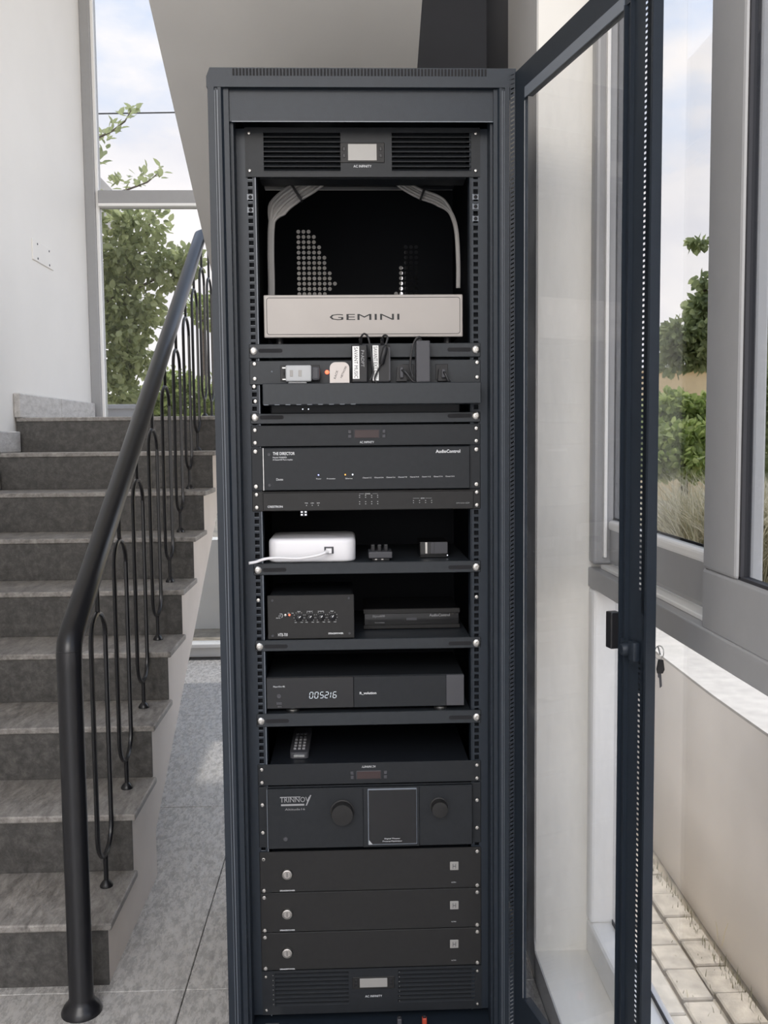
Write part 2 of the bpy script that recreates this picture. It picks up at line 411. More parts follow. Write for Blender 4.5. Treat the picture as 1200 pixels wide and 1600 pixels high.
# window 1: tall stair window in the back facade
w1 = thing('window_1', 'tall window behind the stairs', 'window', (-0.5, FY, 0)); w1['kind'] = 'structure'
MB().rbox(WX, -1.502, FY-0.03, FY+0.05, 0.0, 4.8, 0.004).build('frame', FRAMEGREY, w1)
MB().rbox(-1.502, -1.484, FY-0.015, FY+0.05, 0.0, 4.8, 0.003).build('frame', FRAMEWHITE, w1)
MB().rbox(-1.484, 0.62, FY-0.03, FY+0.05, 2.69, 2.764, 0.004).build('transom', FRAMEGREY, w1)
MB().rbox(-1.484, 0.62, FY-0.034, FY+0.05, 2.672, 2.69, 0.003).build('transom_bead', FRAMEWHITE, w1)
MB().rbox(-1.502, 0.62, FY-0.03, FY+0.05, 0.0, 0.062, 0.004).build('bottom_rail', FRAMEWHITE, w1)
MB().rbox(-1.502, 0.62, FY-0.06, FY+0.05, 0.062, 0.085, 0.004).build('sill', FRAMEWHITE, w1)
MB().box(-1.484, 0.62, FY+0.008, FY+0.014, 0.085, 2.69).build('pane', WINGLASS, w1)
MB().box(-1.484, 0.62, FY+0.008, FY+0.014, 2.764, 4.8).build('pane', WINGLASS, w1)

# window 2: the window in the right wall, fixed pane below, sliding sashes above
w2 = thing('window_2', 'window in the right wall with grey sliding sashes over a fixed pane', 'window', (0.56, -1.0, 0.06)); w2['kind'] = 'structure'
MB().rbox(0.525, 0.602, -2.45, 0.205, 0.06, 0.145, 0.012, 3).build('bottom_rail', FRAMEWHITE, w2)
MB().rbox(0.525, 0.602, 0.165, 0.205, 0.145, 0.957, 0.010, 3).build('jamb', FRAMEWHITE, w2)
MB().rbox(0.525, 0.602, 0.165, 0.205, 1.012, 2.85, 0.010, 3).build('jamb', FRAMEGREY, w2)
MB().rbox(0.548, 0.556, 0.152, 0.166, 1.03, 2.80, 0.002).build('bead', FRAMEWHITE, w2)
MB().rbox(0.525, 0.602, -2.45, 0.205, 0.957, 1.003, 0.003).build('transom', FRAMEGREY, w2)
MB().rbox(0.545, 0.602, -2.45, 0.165, 1.003, 1.012, 0.002).build('track', FRAMEWHITE, w2)
MB().box(0.5785, 0.580, -2.45, 0.165, 0.145, 0.156).build('gasket', RUBBER, w2)
MB().box(0.580, 0.584, -2.45, 0.165, 0.145, 0.957).build('pane', FIXGLASS, w2)
# outer sash
s1 = MB().rbox(0.562, 0.586, -0.61, 0.165, 1.014, 1.115, 0.012, 3).build('sash', FRAMEGREY, w2)
MB().rbox(0.560, 0.586, -0.61, 0.165, 1.092, 1.116, 0.008, 3).build('sash_rail', FRAMEWHITE, s1)
MB().rbox(0.564, 0.584, -0.612, -0.567, 1.014, 2.82, 0.004).build('meeting_stile', FRAMEWHITE, s1)
MB().box(0.5745, 0.576, -0.567, 0.165, 1.117, 1.122).build('gasket', RUBBER, s1)
MB().box(0.573, 0.577, -0.567, 0.165, 1.115, 2.82).build('pane', CLEARGLASS, s1)
# inner sash
s2 = MB().rbox(0.529, 0.553, -2.3, -0.51, 1.000, 1.098, 0.005, 2).build('sash', FRAMEGREY, w2)
MB().rbox(0.529, 0.553, -0.642, -0.51, 1.0975, 2.82, 0.006, 2).build('meeting_stile', FRAMEGREY, s2)
MB().box(0.534, 0.548, -2.3, -0.640, 1.096, 1.103).box(0.534, 0.548, -0.648, -0.641, 1.1, 2.82).build('gasket', RUBBER, s2)
MB().rbox(0.5275, 0.530, -2.3, -0.51, 0.999, 1.002, 0.0008).build('lower_bead', FRAMEWHITE, s2)
MB().box(0.539, 0.543, -2.3, -0.642, 1.098, 2.82).build('pane', CLEARGLASS, s2)

# ---------------------------------------------------------------- staircase
RS, GO, Y1 = 0.1578, 0.2727, 0.2067
SX0, SX1 = WX+0.004, -0.632
st = thing('staircase', 'dark slate staircase rising along the left wall to a landing', 'staircase', (-1.09, Y1, 0))
prof = [(Y1+0.012, 0.0)]
for k in range(1, 10):
    prof += [(Y1+GO*(k-1)+0.012, RS*k-0.02), (Y1+GO*k+0.012 if k < 9 else FY-0.06, RS*k-0.02)]
prof += [(FY-0.06, 1.25), (2.69, 1.25), (0.785, 0.141), (0.79, 0.0)]
MB().prism(prof, 'x', SX0, SX1).build('stringer', STRINGER, st)
MB().box(SX1, 0.14, 2.72, FY-0.06, 1.25, RS*9-0.02).build('landing_slab', STRINGER, st)
for k in range(1, 10):
    y = Y1+GO*(k-1)
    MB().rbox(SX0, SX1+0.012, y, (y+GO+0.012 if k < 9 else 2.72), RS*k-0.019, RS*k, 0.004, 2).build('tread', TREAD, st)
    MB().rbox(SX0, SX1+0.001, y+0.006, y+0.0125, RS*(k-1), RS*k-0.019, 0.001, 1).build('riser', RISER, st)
for i in range(3):
    MB().rbox(SX0+0.56*i, SX0+0.56*(i+1)-0.003, 2.723, FY-0.06, RS*9-0.019, RS*9, 0.003, 1).build('landing_tile', TREAD, st)
bl = struct('baseboard_left', MB().rbox(WX, WX+0.03, 2.375, 3.0, RS*9, RS*9+0.112, 0.006).rbox(WX, WX+0.03, 3.003, FY-0.06, RS*9, RS*9+0.112, 0.006), SKIRT)
for k in (6, 7, 8):
    y = Y1+GO*(k-1)
    MB().rbox(WX, WX+0.03, y-0.015, y+GO-0.018, RS*k, RS*k+0.095, 0.006).build('tile', SKIRT, bl)

uf = thing('stair_flight', 'grey painted concrete underside of the upper stair flight over the rack', 'staircase', (-0.17, 1.2, 1.24))
def soff(y): return 2.44-0.501*y
up = [(2.388, soff(2.388)), (-1.2, soff(-1.2)), (-1.2, soff(-1.2)+0.36)]
y = -1.2
z = soff(-1.2)+0.36
while y < 2.2:
    up += [(y+GO, z), (y+GO, z-0.1366)]; y += GO; z -= 0.1366
up += [(2.388, z)]
MB().prism(up, 'x', -0.48, 0.144).build('soffit_slab', SOFFIT, uf)

# handrail with newel post and paperclip balusters
hr = thing('handrail', 'black tubular stair handrail with looped balusters and round newel post', 'handrail', (-0.668, 0.11, 0))
def rx(y): return -0.668-0.022*(y-0.11)
def rz(y): return 0.861+0.579*(y-0.11)
pr = 0.0275
MB().lathe((-0.668, 0.11, 0), (0, 0, 1), [(0.046, 0), (0.046, 0.004), (0.040, 0.016), (0.032, 0.024), (pr, 0.036), (pr, 0.845)], 24).build('newel_post', RAILM, hr, smooth=True)
pts = [(-0.668, 0.11, 0.80), (-0.668, 0.11, 0.838), (-0.668, 0.116, 0.858), (-0.668, 0.135, rz(0.135))]
pts += [(rx(y), y, rz(y)) for y in (0.3, 0.8, 1.3, 1.8, 2.3, 2.52)]
pts += [(rx(2.56)+0.012, 2.56, rz(2.545)), (rx(2.56)+0.05, 2.575, rz(2.55)), (-0.5, 2.575, rz(2.55))]
MB().tube(pts, pr*1.03, 20).build('rail', RAILM, hr, smooth=True)
for k in range(1, 11):
    yc = 0.40+GO*(k-1)
    zt = RS*min(k, 9)
    top = rz(min(yc, 2.55))-0.155; bot = zt+0.085; x = rx(yc)-0.006; hw = 0.068; br = 0.0062
    path = []
    for i in range(13):
        a = PI*i/12; path.append((x, yc+hw*math.cos(a), top-hw+hw*math.sin(a)))
    for i in range(13):
        a = PI+PI*i/12; path.append((x, yc+hw*math.cos(a), bot+hw+hw*math.sin(a)))
    path.append(path[0])
    b = MB().tube(path, br, 8, cap=False).build('baluster', RAILM, hr, smooth=True)
    MB().tube([(x, yc, top-0.004), (x, yc, top+0.16)], br*0.95, 8).build('stem', RAILM, b, smooth=True)
    MB().lathe((x, yc, zt+0.0002), (0, 0, 1), [(0.017, 0), (0.017, 0.004), (0.012, 0.012), (br, 0.018), (br, bot-zt+0.004)], 12).build('foot', RAILM, b, smooth=True)

# cover plate on the left wall
cp = thing('cover_plate', 'blank white cover plate screwed to the left wall above the stairs', 'plate', (WX, 2.87, 2.24))
MB().rbox(WX-0.001, WX+0.006, 2.71, 3.03, 2.19, 2.29, 0.002).build('plate', WALL, cp)
for yy in (2.78, 2.96):
    for zz in (2.205, 2.275):
        MB().lathe((WX+0.006, yy, zz), (1, 0, 0), [(0.006, 0), (0.005, 0.002), (0.001, 0.0025)], 8).build('screw', GREYPL, cp)

# ================================================================ OUTSIDE
gr = struct('ground', MB().box(0.62, 60, -12, 60, GZ-0.3, GZ-0.02).box(-60, 0.62, FY+0.15, 60, GZ-0.3, GZ-0.02), SOIL)
def stones(x0, x1, ln, y0, y1, m, nm, zt, jit, b=0.004):
    y = y0
    while y < y1:
        l = ln*random.uniform(0.93, 1.07); t = zt+random.uniform(-jit, jit)
        MB().rbox(x0+random.uniform(0, jit), x1-random.uniform(0, jit), y+0.002, y+l-0.002, GZ-0.06, t, b, 1).build(nm, m, gr)
        y += l
stones(0.625, 0.690, 0.25, -1.3, 2.4, PAVERK, 'kerb_stone', GZ+0.012, 0.003)
stones(0.694, 0.745, 0.25, -1.4, 2.4, PAVERK, 'kerb_stone', GZ+0.004, 0.003)
stones(0.752, 0.835, 0.125, -1.3, 2.4, PAVER, 'paver', GZ-0.004, 0.004)
stones(0.840, 0.925, 0.13, -1.36, 2.4, PAVER, 'paver', GZ-0.006, 0.005)
def blades(mb, n, box, h, w, lean=0.5):
    for _ in range(n):
        x = random.uniform(box[0], box[1]); y = random.uniform(box[2], box[3]); z = random.uniform(box[4], box[5])
        hh = h*random.uniform(0.4, 1.0); a = random.uniform(0, 2*PI); l = random.uniform(0, lean)*hh
        dx, dy = math.cos(a), math.sin(a); ww = w*random.uniform(0.6, 1)
        px, py = -dy*ww, dx*ww
        mb.add([(x-px, y-py, z), (x+px, y+py, z), (x+dx*l*0.45+px*0.7, y+dy*l*0.45+py*0.7, z+hh*0.6), (x+dx*l*0.45-px*0.7, y+dy*l*0.45-py*0.7, z+hh*0.6), (x+dx*l, y+dy*l, z+hh*0.92)],
               [(0, 1, 2, 3), (3, 2, 4)])
    return mb
wd = blades(MB(), 900, (0.895, 0.925, -1.0, 2.4, GZ-0.02, GZ-0.005), 0.035, 0.0016, 0.5)
blades(wd, 350, (0.75, 0.92, -1.0, 2.4, GZ-0.02, GZ-0.005), 0.02, 0.0015, 1.5)
tag(wd.build('weeds', WEED, kind='stuff'), 'dry weeds growing between pavers at the foot of the boundary wall', 'weeds', kind='stuff')
sk = MB()
for p, q in (((1062, 1508), (1002, 1600)), ((1062, 1500), (1078, 1600)), ((1066, 1512), (1075, 1560)), ((1122, 1470), (1118, 1440)), ((1128, 1478), (1138, 1442))):
    a = at(*p, X=0.85 if p[0] < 1100 else 0.93); b = at(*q, X=0.76 if p[0] < 1100 else 0.925)
    sk.tube([a, (a+b)/2+Vector((0, 0, 0.01)), b], [0.0010, 0.0011, 0.0008], 5)
tag(sk.build('grass_stalk', STRAW), 'pale dry grass stalks leaning over the pavers by the boundary wall', 'grass')

# boundary wall with its coping
bw = thing('boundary_wall', 'low rendered boundary wall running outside the right window and the stair window', 'wall', (1.0, 0.5, GZ))
MB().box(0.945, 1.25, -3.0, 0.50, GZ-0.1, 0.60).build('wall_section', RENDERW, bw)
MB().prism([(0.945, 0.50), (1.25, 0.50), (1.25, 4.9), (1.075, 4.9)], 'z', GZ-0.1, 0.60).build('wall_section', RENDERW, bw)
COPING = mat('weathered_coping', (0.50, 0.47, 0.43), 0.85, noise=0.12, nscale=18, bump=0.3, bscale=40)
MB().prism([(0.943, -3.0), (1.26, -3.0), (1.26, 4.88), (1.073, 4.88), (0.943, 0.50)], 'z', 0.5985, 0.606).build('coping', COPING, bw)
MB().box(-5.0, 1.25, 4.9, 5.1, GZ-0.1, 0.585).build('wall_section', CREAM, bw)
pier = thing('masonry_pier', 'short grey masonry pier outside at the left foot of the stair window', 'pier', (-1.75, 5.4, GZ))
MB().box(-1.98, -1.66, 5.25, 5.55, GZ-0.05, 1.55).build('pier_body', CONC, pier)
MB().rbox(-2.0, -1.64, 5.23, 5.57, 1.55, 1.585, 0.006).build('pier_cap', CONC, pier)

# neighbouring house left: overhanging roof slab and wall
nh = thing('house', 'pale house with an overhanging flat roof slab beyond the stair window', 'house', (-5.0, 8.5, GZ))
MB().box(-7.5, -2.67, 3.95, 9.0, 3.66, 4.12).build('roof_slab', HOUSEW, nh)
MB().box(-7.5, -4.1, 5.5, 8.6, GZ-0.05, 3.66).build('wall', HOUSEW, nh)
f = MB().box(-4.1, -4.06, 6.4, 7.6, 1.0, 2.2).build('window_frame', FRAMEGREY, nh)
MB().box(-4.06, -4.055, 6.5, 7.5, 1.1, 2.1).build('pane', GLOSSBLACK, f)
# yellow house right, far behind the bushes
yh = thing('house', 'distant yellow house with a taller block behind the bushes', 'house', (8, 19, GZ))
p0 = at(1015, 612, Y=18.0); p1 = at(1090, 580, Y=18.0)
MB().box(p0.x, p1.x+6, 18.0, 22, GZ-0.05, p1.z).build('wall', YELLOW, yh)
MB().rbox(p0.x-0.1, p1.x+6.1, 17.9, 22.1, p1.z, p1.z+0.06, 0.01).build('parapet', YELLOW, yh)
p2 = at(1086, 590, Y=18.6); p3 = at(1110, 566, Y=18.6)
MB().box(p2.x, p2.x+5, 18.6, 22, p1.z, p3.z).build('upper_block', YELLOW, yh)
f = MB().box(p2.x+0.06, p2.x+0.13, 18.56, 18.6, p1.z+0.06, p3.z-0.05).build('window_frame', BARK, yh)
MB().box(p2.x+0.07, p2.x+0.12, 18.55, 18.56, p1.z+0.08, p3.z-0.08).build('pane', GLOSSBLACK, f)

# overhead wire
a, b = at(100, 178.5, Y=9.0), at(420, 172, Y=9.4)
wire = MB().tube([a+(a-b)*3, a, (a+b)/2-Vector((0, 0, 0.005)), b, b+(b-a)*0.5], 0.008, 6).build('overhead_wire', CORD)
tag(wire, 'thin black overhead wire crossing the sky beyond the stair window', 'wire')

# leaves
def leaf(mb, p, d, s, n):
    """a folded leaf: p base, d direction, s length, n rough normal"""
    w = d.cross(n)
    if w.length < 1e-4: w = d.orthogonal()
    w = w.normalized()*s*0.33; nn = w.cross(d).normalized()*s*0.06
    o = [p, p+d*s*0.35+w+nn, p+d*s*0.72+w*0.75+nn, p+d*s, p+d*s*0.72-w*0.75+nn, p+d*s*0.35-w+nn, p+d*s*0.5]
    mb.add(o, [(0, 1, 6), (1, 2, 6), (2, 3, 6), (3, 4, 6), (4, 5, 6), (5, 0, 6)])
def rdir():
    while True:
        v = Vector((random.uniform(-1, 1), random.uniform(-1, 1), random.uniform(-1, 1)))
        if 0.1 < v.length < 1: return v.normalized()
def crown(mb, clusters, size, dens=1.6):
    for c, r, n in clusters:
        for _ in range(int(n*dens)):
            d = rdir(); k = random.random()**0.45
            p = c + Vector((d.x*r.x, d.y*r.y, d.z*r.z))*k
            dd = (d*0.8+rdir()*0.8+Vector((0, 0, -0.35))).normalized()
            leaf(mb, p, dd, size*random.uniform(0.65, 1.25), rdir())
def px_cluster(x, y, rxp, ryp, Y, n, deep=1.0):
    c = at(x, y, Y=Y); s = (Y-CAM_LOC.y)/F_PX
    return (c, Vector((rxp*s, max(rxp, ryp)*s*deep, ryp*s)), n)

# tree beyond the stair window
T1Y = 7.2
tr = thing('tree', 'broad-leaved tree beyond the stair window in front of the pale house', 'tree', (-2.6, T1Y, GZ))
MB().tube([(-2.75, T1Y, GZ-0.1), (-2.7, T1Y, 1.2), (-2.62, T1Y+0.1, 2.6), (-2.5, T1Y, 3.6)], [0.10, 0.085, 0.06, 0.03], 10).build('trunk', BARK, tr, smooth=True)
def branch(pxs, Y, r):
    pts = [at(x, y, Y=Y) for x, y in pxs]
    MB().tube(pts, [r*(1-0.7*i/(len(pts)-1)) for i in range(len(pts))], 6).build('branch', BARK, tr, smooth=True)
branch([(110, 480), (150, 460), (200, 455), (225, 445), (265, 425), (300, 400)], T1Y, 0.022)
branch([(100, 300), (150, 217), (175, 205), (195, 190), (205, 172)], T1Y-0.4, 0.014)
branch([(110, 350), (160, 308), (200, 296), (230, 285), (250, 268)], T1Y-0.3, 0.014)
branch([(120, 520), (170, 470), (210, 420), (230, 360), (240, 335)], T1Y, 0.02)
branch([(120, 480), (200, 530), (230, 560), (245, 590)], T1Y, 0.016)
mb = MB()
crown(mb, [px_cluster(*c) for c in [
    (190, 345, 30, 25, T1Y, 90), (222, 350, 38, 28, T1Y, 150), (185, 400, 36, 38, T1Y, 260), (228, 405, 42, 32, T1Y, 230), (262, 425, 30, 24, T1Y, 110),
    (292, 408, 26, 22, T1Y, 100), (180, 470, 36, 42, T1Y, 300), (222, 470, 34, 26, T1Y, 150), (192, 520, 38, 28, T1Y, 230), (228, 500, 22, 18, T1Y, 70),
    (178, 570, 34, 34, T1Y, 260), (212, 560, 28, 24, T1Y, 110), (226, 575, 18, 14, T1Y, 40), (185, 620, 40, 30, T1Y, 260), (130, 470, 34, 120, T1Y, 420, 0.35),
    (290, 430, 14, 16, T1Y, 22), (282, 448, 16, 8, T1Y, 16)]], 0.082)
mb.build('foliage', LEAF, tr, kind='stuff')
# single large leaves on the sprigs against the sky
lmb = MB(); leaf(lmb, Vector((0, 0, 0)), Vector((0, 0, 1)), 1.0, Vector((0, 1, 0)))
first = None
sprigs = [((160, 216), (213, 170), 40, 12, T1Y-0.4), ((150, 255), (163, 236), 10, 8, T1Y-0.4), ((165, 296), (255, 268), 46, 12, T1Y-0.3), ((232, 372), (268, 352), 12, 9, T1Y), ((225, 520), (262, 545), 10, 9, T1Y), ((222, 330), (262, 318), 14, 9, T1Y)]
for (ax, ay), (bx, by), n, sp, Y in sprigs:
    for i in range(n):
        t = i/(n-1)
        p = at(ax+(bx-ax)*t+random.uniform(-sp, sp)*0.5, ay+(by-ay)*t+random.uniform(-sp, sp), Y=Y+random.uniform(-0.15, 0.15))
        if first is None: first = lmb.build('leaf', LEAF, tr); o = first; 
        else: o = bpy.data.objects.new('leaf', first.data); COL.objects.link(o); o.parent = tr
        if o is first:
            for v in o.data.vertices: v.co += Vector(OFF[tr.name])
        d = (rdir()+Vector((0.4, 0, 0.5))).normalized()
        o.location = p-Vector(OFF[tr.name]); o.scale = (0.092*random.uniform(0.7, 1.15),)*3
        o.rotation_euler = d.to_track_quat('Z', 'Y').to_euler()
hd = thing('bush', 'bright green hedge beyond the stair window behind the balusters', 'bush', (-1.6, 9.5, GZ))
mb = MB()
crown(mb, [px_cluster(*c) for c in [(262, 622, 44, 36, 9.5, 420), (310, 630, 40, 34, 9.5, 420), (225, 640, 40, 34, 9.5, 300), (355, 620, 40, 40, 9.5, 300), (278, 592, 22, 18, 9.5, 90), (300, 680, 90, 40, 9.5, 500), (430, 630, 90, 46, 9.5, 600), (580, 635, 100, 44, 9.5, 600)]], 0.085)
mb.build('foliage', LEAF2, hd, kind='stuff')
MB().tube([(-1.6, 9.5, GZ-0.05), (-1.6, 9.5, 1.3)], [0.05, 0.03], 7).build('stem', BARK, hd)
ft = thing('bush', 'small far treetop showing between the balusters beside the rack', 'bush', at(312, 470, Y=14).xy.to_3d()+Vector((0, 0, GZ)))
mb = MB()
crown(mb, [px_cluster(*c) for c in [(312, 480, 22, 16, 14, 160), (330, 500, 24, 14, 14, 130), (345, 470, 20, 20, 14, 80)]], 0.10)
mb.build('foliage', LEAF2, ft, kind='stuff')
q = at(318, 500, Y=14); MB().tube([(q.x, 14, GZ-0.05), (q.x, 14, q.z)], [0.09, 0.04], 7).build('trunk', BARK, ft)

# trees and bushes beyond the right window
T2Y = 6.4
t2 = thing('tree', 'spreading tree outside the right window above the yellow house', 'tree', at(1135, 560, Y=T2Y).xy.to_3d()+Vector((0, 0, GZ)))
q = at(1135, 560, Y=T2Y)
MB().tube([(q.x, T2Y, GZ-0.1), (q.x+0.03, T2Y, 1.2), (q.x-0.02, T2Y, q.z+0.3), (q.x-0.05, T2Y, q.z+0.8)], [0.11, 0.09, 0.06, 0.03], 9).build('trunk', BARK, t2, smooth=True)
for pxs in ([(1135, 590), (1100, 545), (1065, 520)], [(1135, 560), (1110, 470), (1095, 440)], [(1135, 540), (1170, 480), (1200, 440)]):
    MB().tube([at(x, y, Y=T2Y) for x, y in pxs], [0.04, 0.025, 0.01], 6).build('branch', BARK, t2, smooth=True)
mb = MB()
crown(mb, [px_cluster(*c) for c in [(1095, 377, 17, 6, T2Y, 40), (1098, 438, 14, 6, T2Y, 40), (1095, 482, 22, 20, T2Y, 130), (1068, 525, 34, 26, T2Y, 300), (1104, 530, 32, 44, T2Y, 330), (1055, 545, 24, 16, T2Y, 100), (1085, 560, 26, 16, T2Y, 120),
    (1135, 480, 40, 70, T2Y, 420), (1175, 480, 40, 90, T2Y, 480), (1215, 460, 50, 100, T2Y, 480), (1045, 575, 14, 8, T2Y, 30)]], 0.085)
mb.build('foliage', LEAF3, t2, kind='stuff')
b1 = thing('bush', 'leafy green bush outside the right window below the yellow house', 'bush', at(1070, 700, Y=4.6).xy.to_3d()+Vector((0, 0, GZ)))
mb = MB()
crown(mb, [px_cluster(*c) for c in [(1050, 640, 40, 28, 4.9, 500), (1095, 650, 36, 30, 4.9, 450), (1060, 690, 50, 32, 4.6, 650), (1110, 690, 36, 36, 4.6, 450), (1030, 720, 40, 26, 4.5, 350), (1085, 725, 44, 24, 4.4, 420), (1150, 680, 40, 50, 4.6, 400), (1000, 680, 40, 40, 4.8, 300)]], 0.062)
mb.build('foliage', LEAF2, b1, kind='stuff')
MB().tube([at(1070, 800, Y=4.6).xy.to_3d()+Vector((0, 0, GZ-0.05)), at(1070, 690, Y=4.6)], [0.05, 0.02], 7).build('stem', BARK, b1)
b2 = thing('bush', 'dark leafy bush nearest the inner window sash', 'bush', at(1190, 720, Y=3.4).xy.to_3d()+Vector((0, 0, GZ)))
mb = MB()
crown(mb, [px_cluster(*c) for c in [(1190, 620, 34, 50, 3.4, 350), (1205, 720, 46, 60, 3.4, 500), (1190, 790, 36, 50, 3.3, 350), (1240, 640, 60, 90, 3.4, 400)]], 0.055)
mb.build('foliage', LEAF3, b2, kind='stuff')
MB().tube([at(1195, 860, Y=3.4).xy.to_3d()+Vector((0, 0, GZ-0.05)), at(1195, 720, Y=3.4)], [0.04, 0.02], 7).build('stem', BARK, b2)
# bank of dry grass
q0, q1 = at(1020, 850, Y=2.7), at(1190, 850, Y=2.7)
bank = struct('terrain', MB().box(1.25, 3.2, 1.6, 3.7, GZ-0.1, 0.66), SOIL)
bank['label'] = 'bank of dry soil behind the boundary wall'
dg_ = blades(MB(), 9000, (1.40, 2.5, 1.65, 2.5, 0.64, 0.67), 0.55, 0.0036, 1.6)
tag(dg_.build('dry_grass', STRAW, kind='stuff'), 'tangle of straw-coloured dry grass below the green bush', 'grass', kind='stuff')

# ================================================================ THE RACK
FRY = -0.06           # front face of the frame
EAR = 0.2413          # half a 19-inch panel
SCX = 0.2326          # screw column
rk = thing('server_rack', 'tall black equipment rack with its glass door swung open', 'rack', (0.0, 0.33, 0.0))
RZ1 = 2.043
# top cap with vent teeth
MB().prism([(-0.309, 2.006), (-0.309, 2.026), (-0.302, RZ1), (0.306, RZ1), (0.306, 2.006)], 'y', FRY, 0.72).build('top_cap', RACKM, rk)
vt = MB(); n = 76
for i in range(n):
    x = -0.255+0.50*i/(n-1); vt.box(x-0.0021, x+0.0021, FRY-0.0006, FRY-0.0002, 2.0275, 2.041)
vt.build('vent_slots', HOLE, rk, kind='stuff')
MB().box(-0.275, 0.268, -0.046, -0.040, 1.944, 2.006).build('header_panel', RACKM, rk)
MB().box(-0.262, 0.262, -0.047, -0.0462, 1.943, 1.9445).build('header_lip', RACKEDGE, rk)
def post(s):
    o = -0.307 if s < 0 else 0.2935
    def X(d): return o-s*d*(1.0 if s < 0 else 0.78)
    p = MB().prism([(X(0), FRY), (X(0.0125), FRY), (X(0.0135), FRY+0.003), (X(0.0185), FRY+0.003), (X(0.0195), FRY+0.001), (X(0.026), FRY+0.001), (X(0.030), FRY+0.008), (X(0.040), FRY+0.008), (X(0.0405), FRY+0.022), (X(0.0465), FRY+0.022), (X(0.0475), -0.004), (X(0.046), -0.004), (X(0.039), -0.02), (X(0), -0.02)], 'z', 0.03, 2.006)
    q = p.build('front_post', RACKM, rk)
    MB().box(X(0.0128), X(0.0140), FRY+0.0015, FRY+0.0025, 0.04, 2.0).box(X(0.0183), X(0.0196), FRY-0.0004, FRY+0.0012, 0.04, 2.0).build('edge_bead', RACKEDGE, q)
post(-1); post(1)
MB().box(-0.307, -0.304, -0.02, 0.72, 0.03, 2.006).build('side_panel', RACKM, rk)
MB().box(0.2895, 0.2925, -0.02, 0.72, 0.03, 2.006).build('side_panel', RACKM, rk)
MB().box(-0.307, 0.2935, FRY, 0.72, 0.0, 0.03).build('plinth', RACKM, rk)
MB().box(-0.235, -0.205, -0.045, -0.01, 0.030, 0.034).build('floor_bracket', ZINC, rk)
# mounting rails with square holes
def rail(s):
    mb = MB(); U3 = 0.04445/3; w = 0.0048
    xi, xo = s*0.2215, s*0.262
    a, b = (xi, xo) if s > 0 else (xo, xi)
    c = s*SCX; z = 0.048
    while z < 1.93:
        zc = z+U3/2
        mb.box(a, c-w, 0.0, 0.002, z, z+U3).box(c+w, b, 0.0, 0.002, z, z+U3).box(c-w, c+w, 0.0, 0.002, z, zc-w).box(c-w, c+w, 0.0, 0.002, zc+w, z+U3)
        z += U3
    mb.box(xi-0.001, xi+0.001, 0.0, 0.035, 0.045, 1.944)
    o = mb.build('mounting_rail', RACKM, rk)
    MB().box(a, b, 0.014, 0.016, 0.045, 1.944).build('rail_backing', INNER, o)
    MB().box(xi-0.0013, xi+0.0002, -0.0006, 0.001, 0.045, 1.944).build('rail_edge', RACKEDGE if s < 0 else RACKM, o)
    e = MB()
    for zz in [0.048+U3*(k+0.5) for k in range(int((1.93-0.048)/U3))]:
        e.box(c-w, c+w, -0.0004, 0.001, zz-w-0.0008, zz-w)
    e.build('hole_edge', RACKEDGE if s < 0 else RACKM, o, kind='stuff')
rail(-1); rail(1)
# rear door with two perforated zones
from mathutils.geometry import tessellate_polygon
def rear():
    mb = MB(); y0 = 0.70
    def P(x, y): q = at(x, y, Y=y0); return (q.x, q.z)
    lz = [P(462, 358), P(490, 362), P(505, 395), P(525, 446), P(508, 470), P(462, 470)]
    rz_ = [P(634, 380), P(651, 384), P(651, 470), P(615, 470)]
    pitch = 0.0143; hr_ = 0.0056
    def inside(p, poly):
        c = False; j = len(poly)-1
        for i in range(len(poly)):
            if (poly[i][1] > p[1]) != (poly[j][1] > p[1]) and p[0] < (poly[j][0]-poly[i][0])*(p[1]-poly[i][1])/(poly[j][1]-poly[i][1])+poly[i][0]: c = not c
            j = i
        return c
    x0 = lz[0][0]; zlo = round(P(462, 472)[1], 3); cols = 16+18
    nx = int((rz_[1][0]-x0)/pitch)+2; nz_ = int((lz[0][1]-zlo)/pitch)+1
    xe = x0+nx*pitch; ze = zlo+nz_*pitch
    mb.box(-0.30, x0, y0, y0+0.0015, 0.03, 2.0).box(xe, 0.30, y0, y0+0.0015, 0.03, 2.0).box(x0, xe, y0, y0+0.0015, 0.03, zlo).box(x0, xe, y0, y0+0.0015, ze, 2.0)
    for i in range(nx):
        for j in range(nz_):
            cx, cz = x0+(i+0.5)*pitch, zlo+(j+0.5)*pitch; h = pitch/2
            sq = [(cx-h, cz-h), (cx, cz-h), (cx+h, cz-h), (cx+h, cz), (cx+h, cz+h), (cx, cz+h), (cx-h, cz+h), (cx-h, cz)]
            if inside((cx, cz), lz) or inside((cx, cz), rz_):
                ci = [(cx+hr_*math.cos(-3*PI/4+k*PI/4), cz+hr_*math.sin(-3*PI/4+k*PI/4)) for k in range(8)]
                mb.add([(p[0], y0, p[1]) for p in sq]+[(p[0], y0, p[1]) for p in ci], [(k, (k+1) % 8, 8+(k+1) % 8, 8+k) for k in range(8)])
            else: mb.add([(p[0], y0, p[1]) for p in (sq[0], sq[2], sq[4], sq[6])], [(0, 1, 2, 3)])
    mb.build('rear_door', INNER, rk)
rear()
MB().box(-0.262, -0.2605, 0.0, 0.70, 0.03, 2.0).build('inner_side', INNER, rk)
MB().box(0.2605, 0.262, 0.0, 0.70, 0.03, 2.0).build('inner_side', INNER, rk)
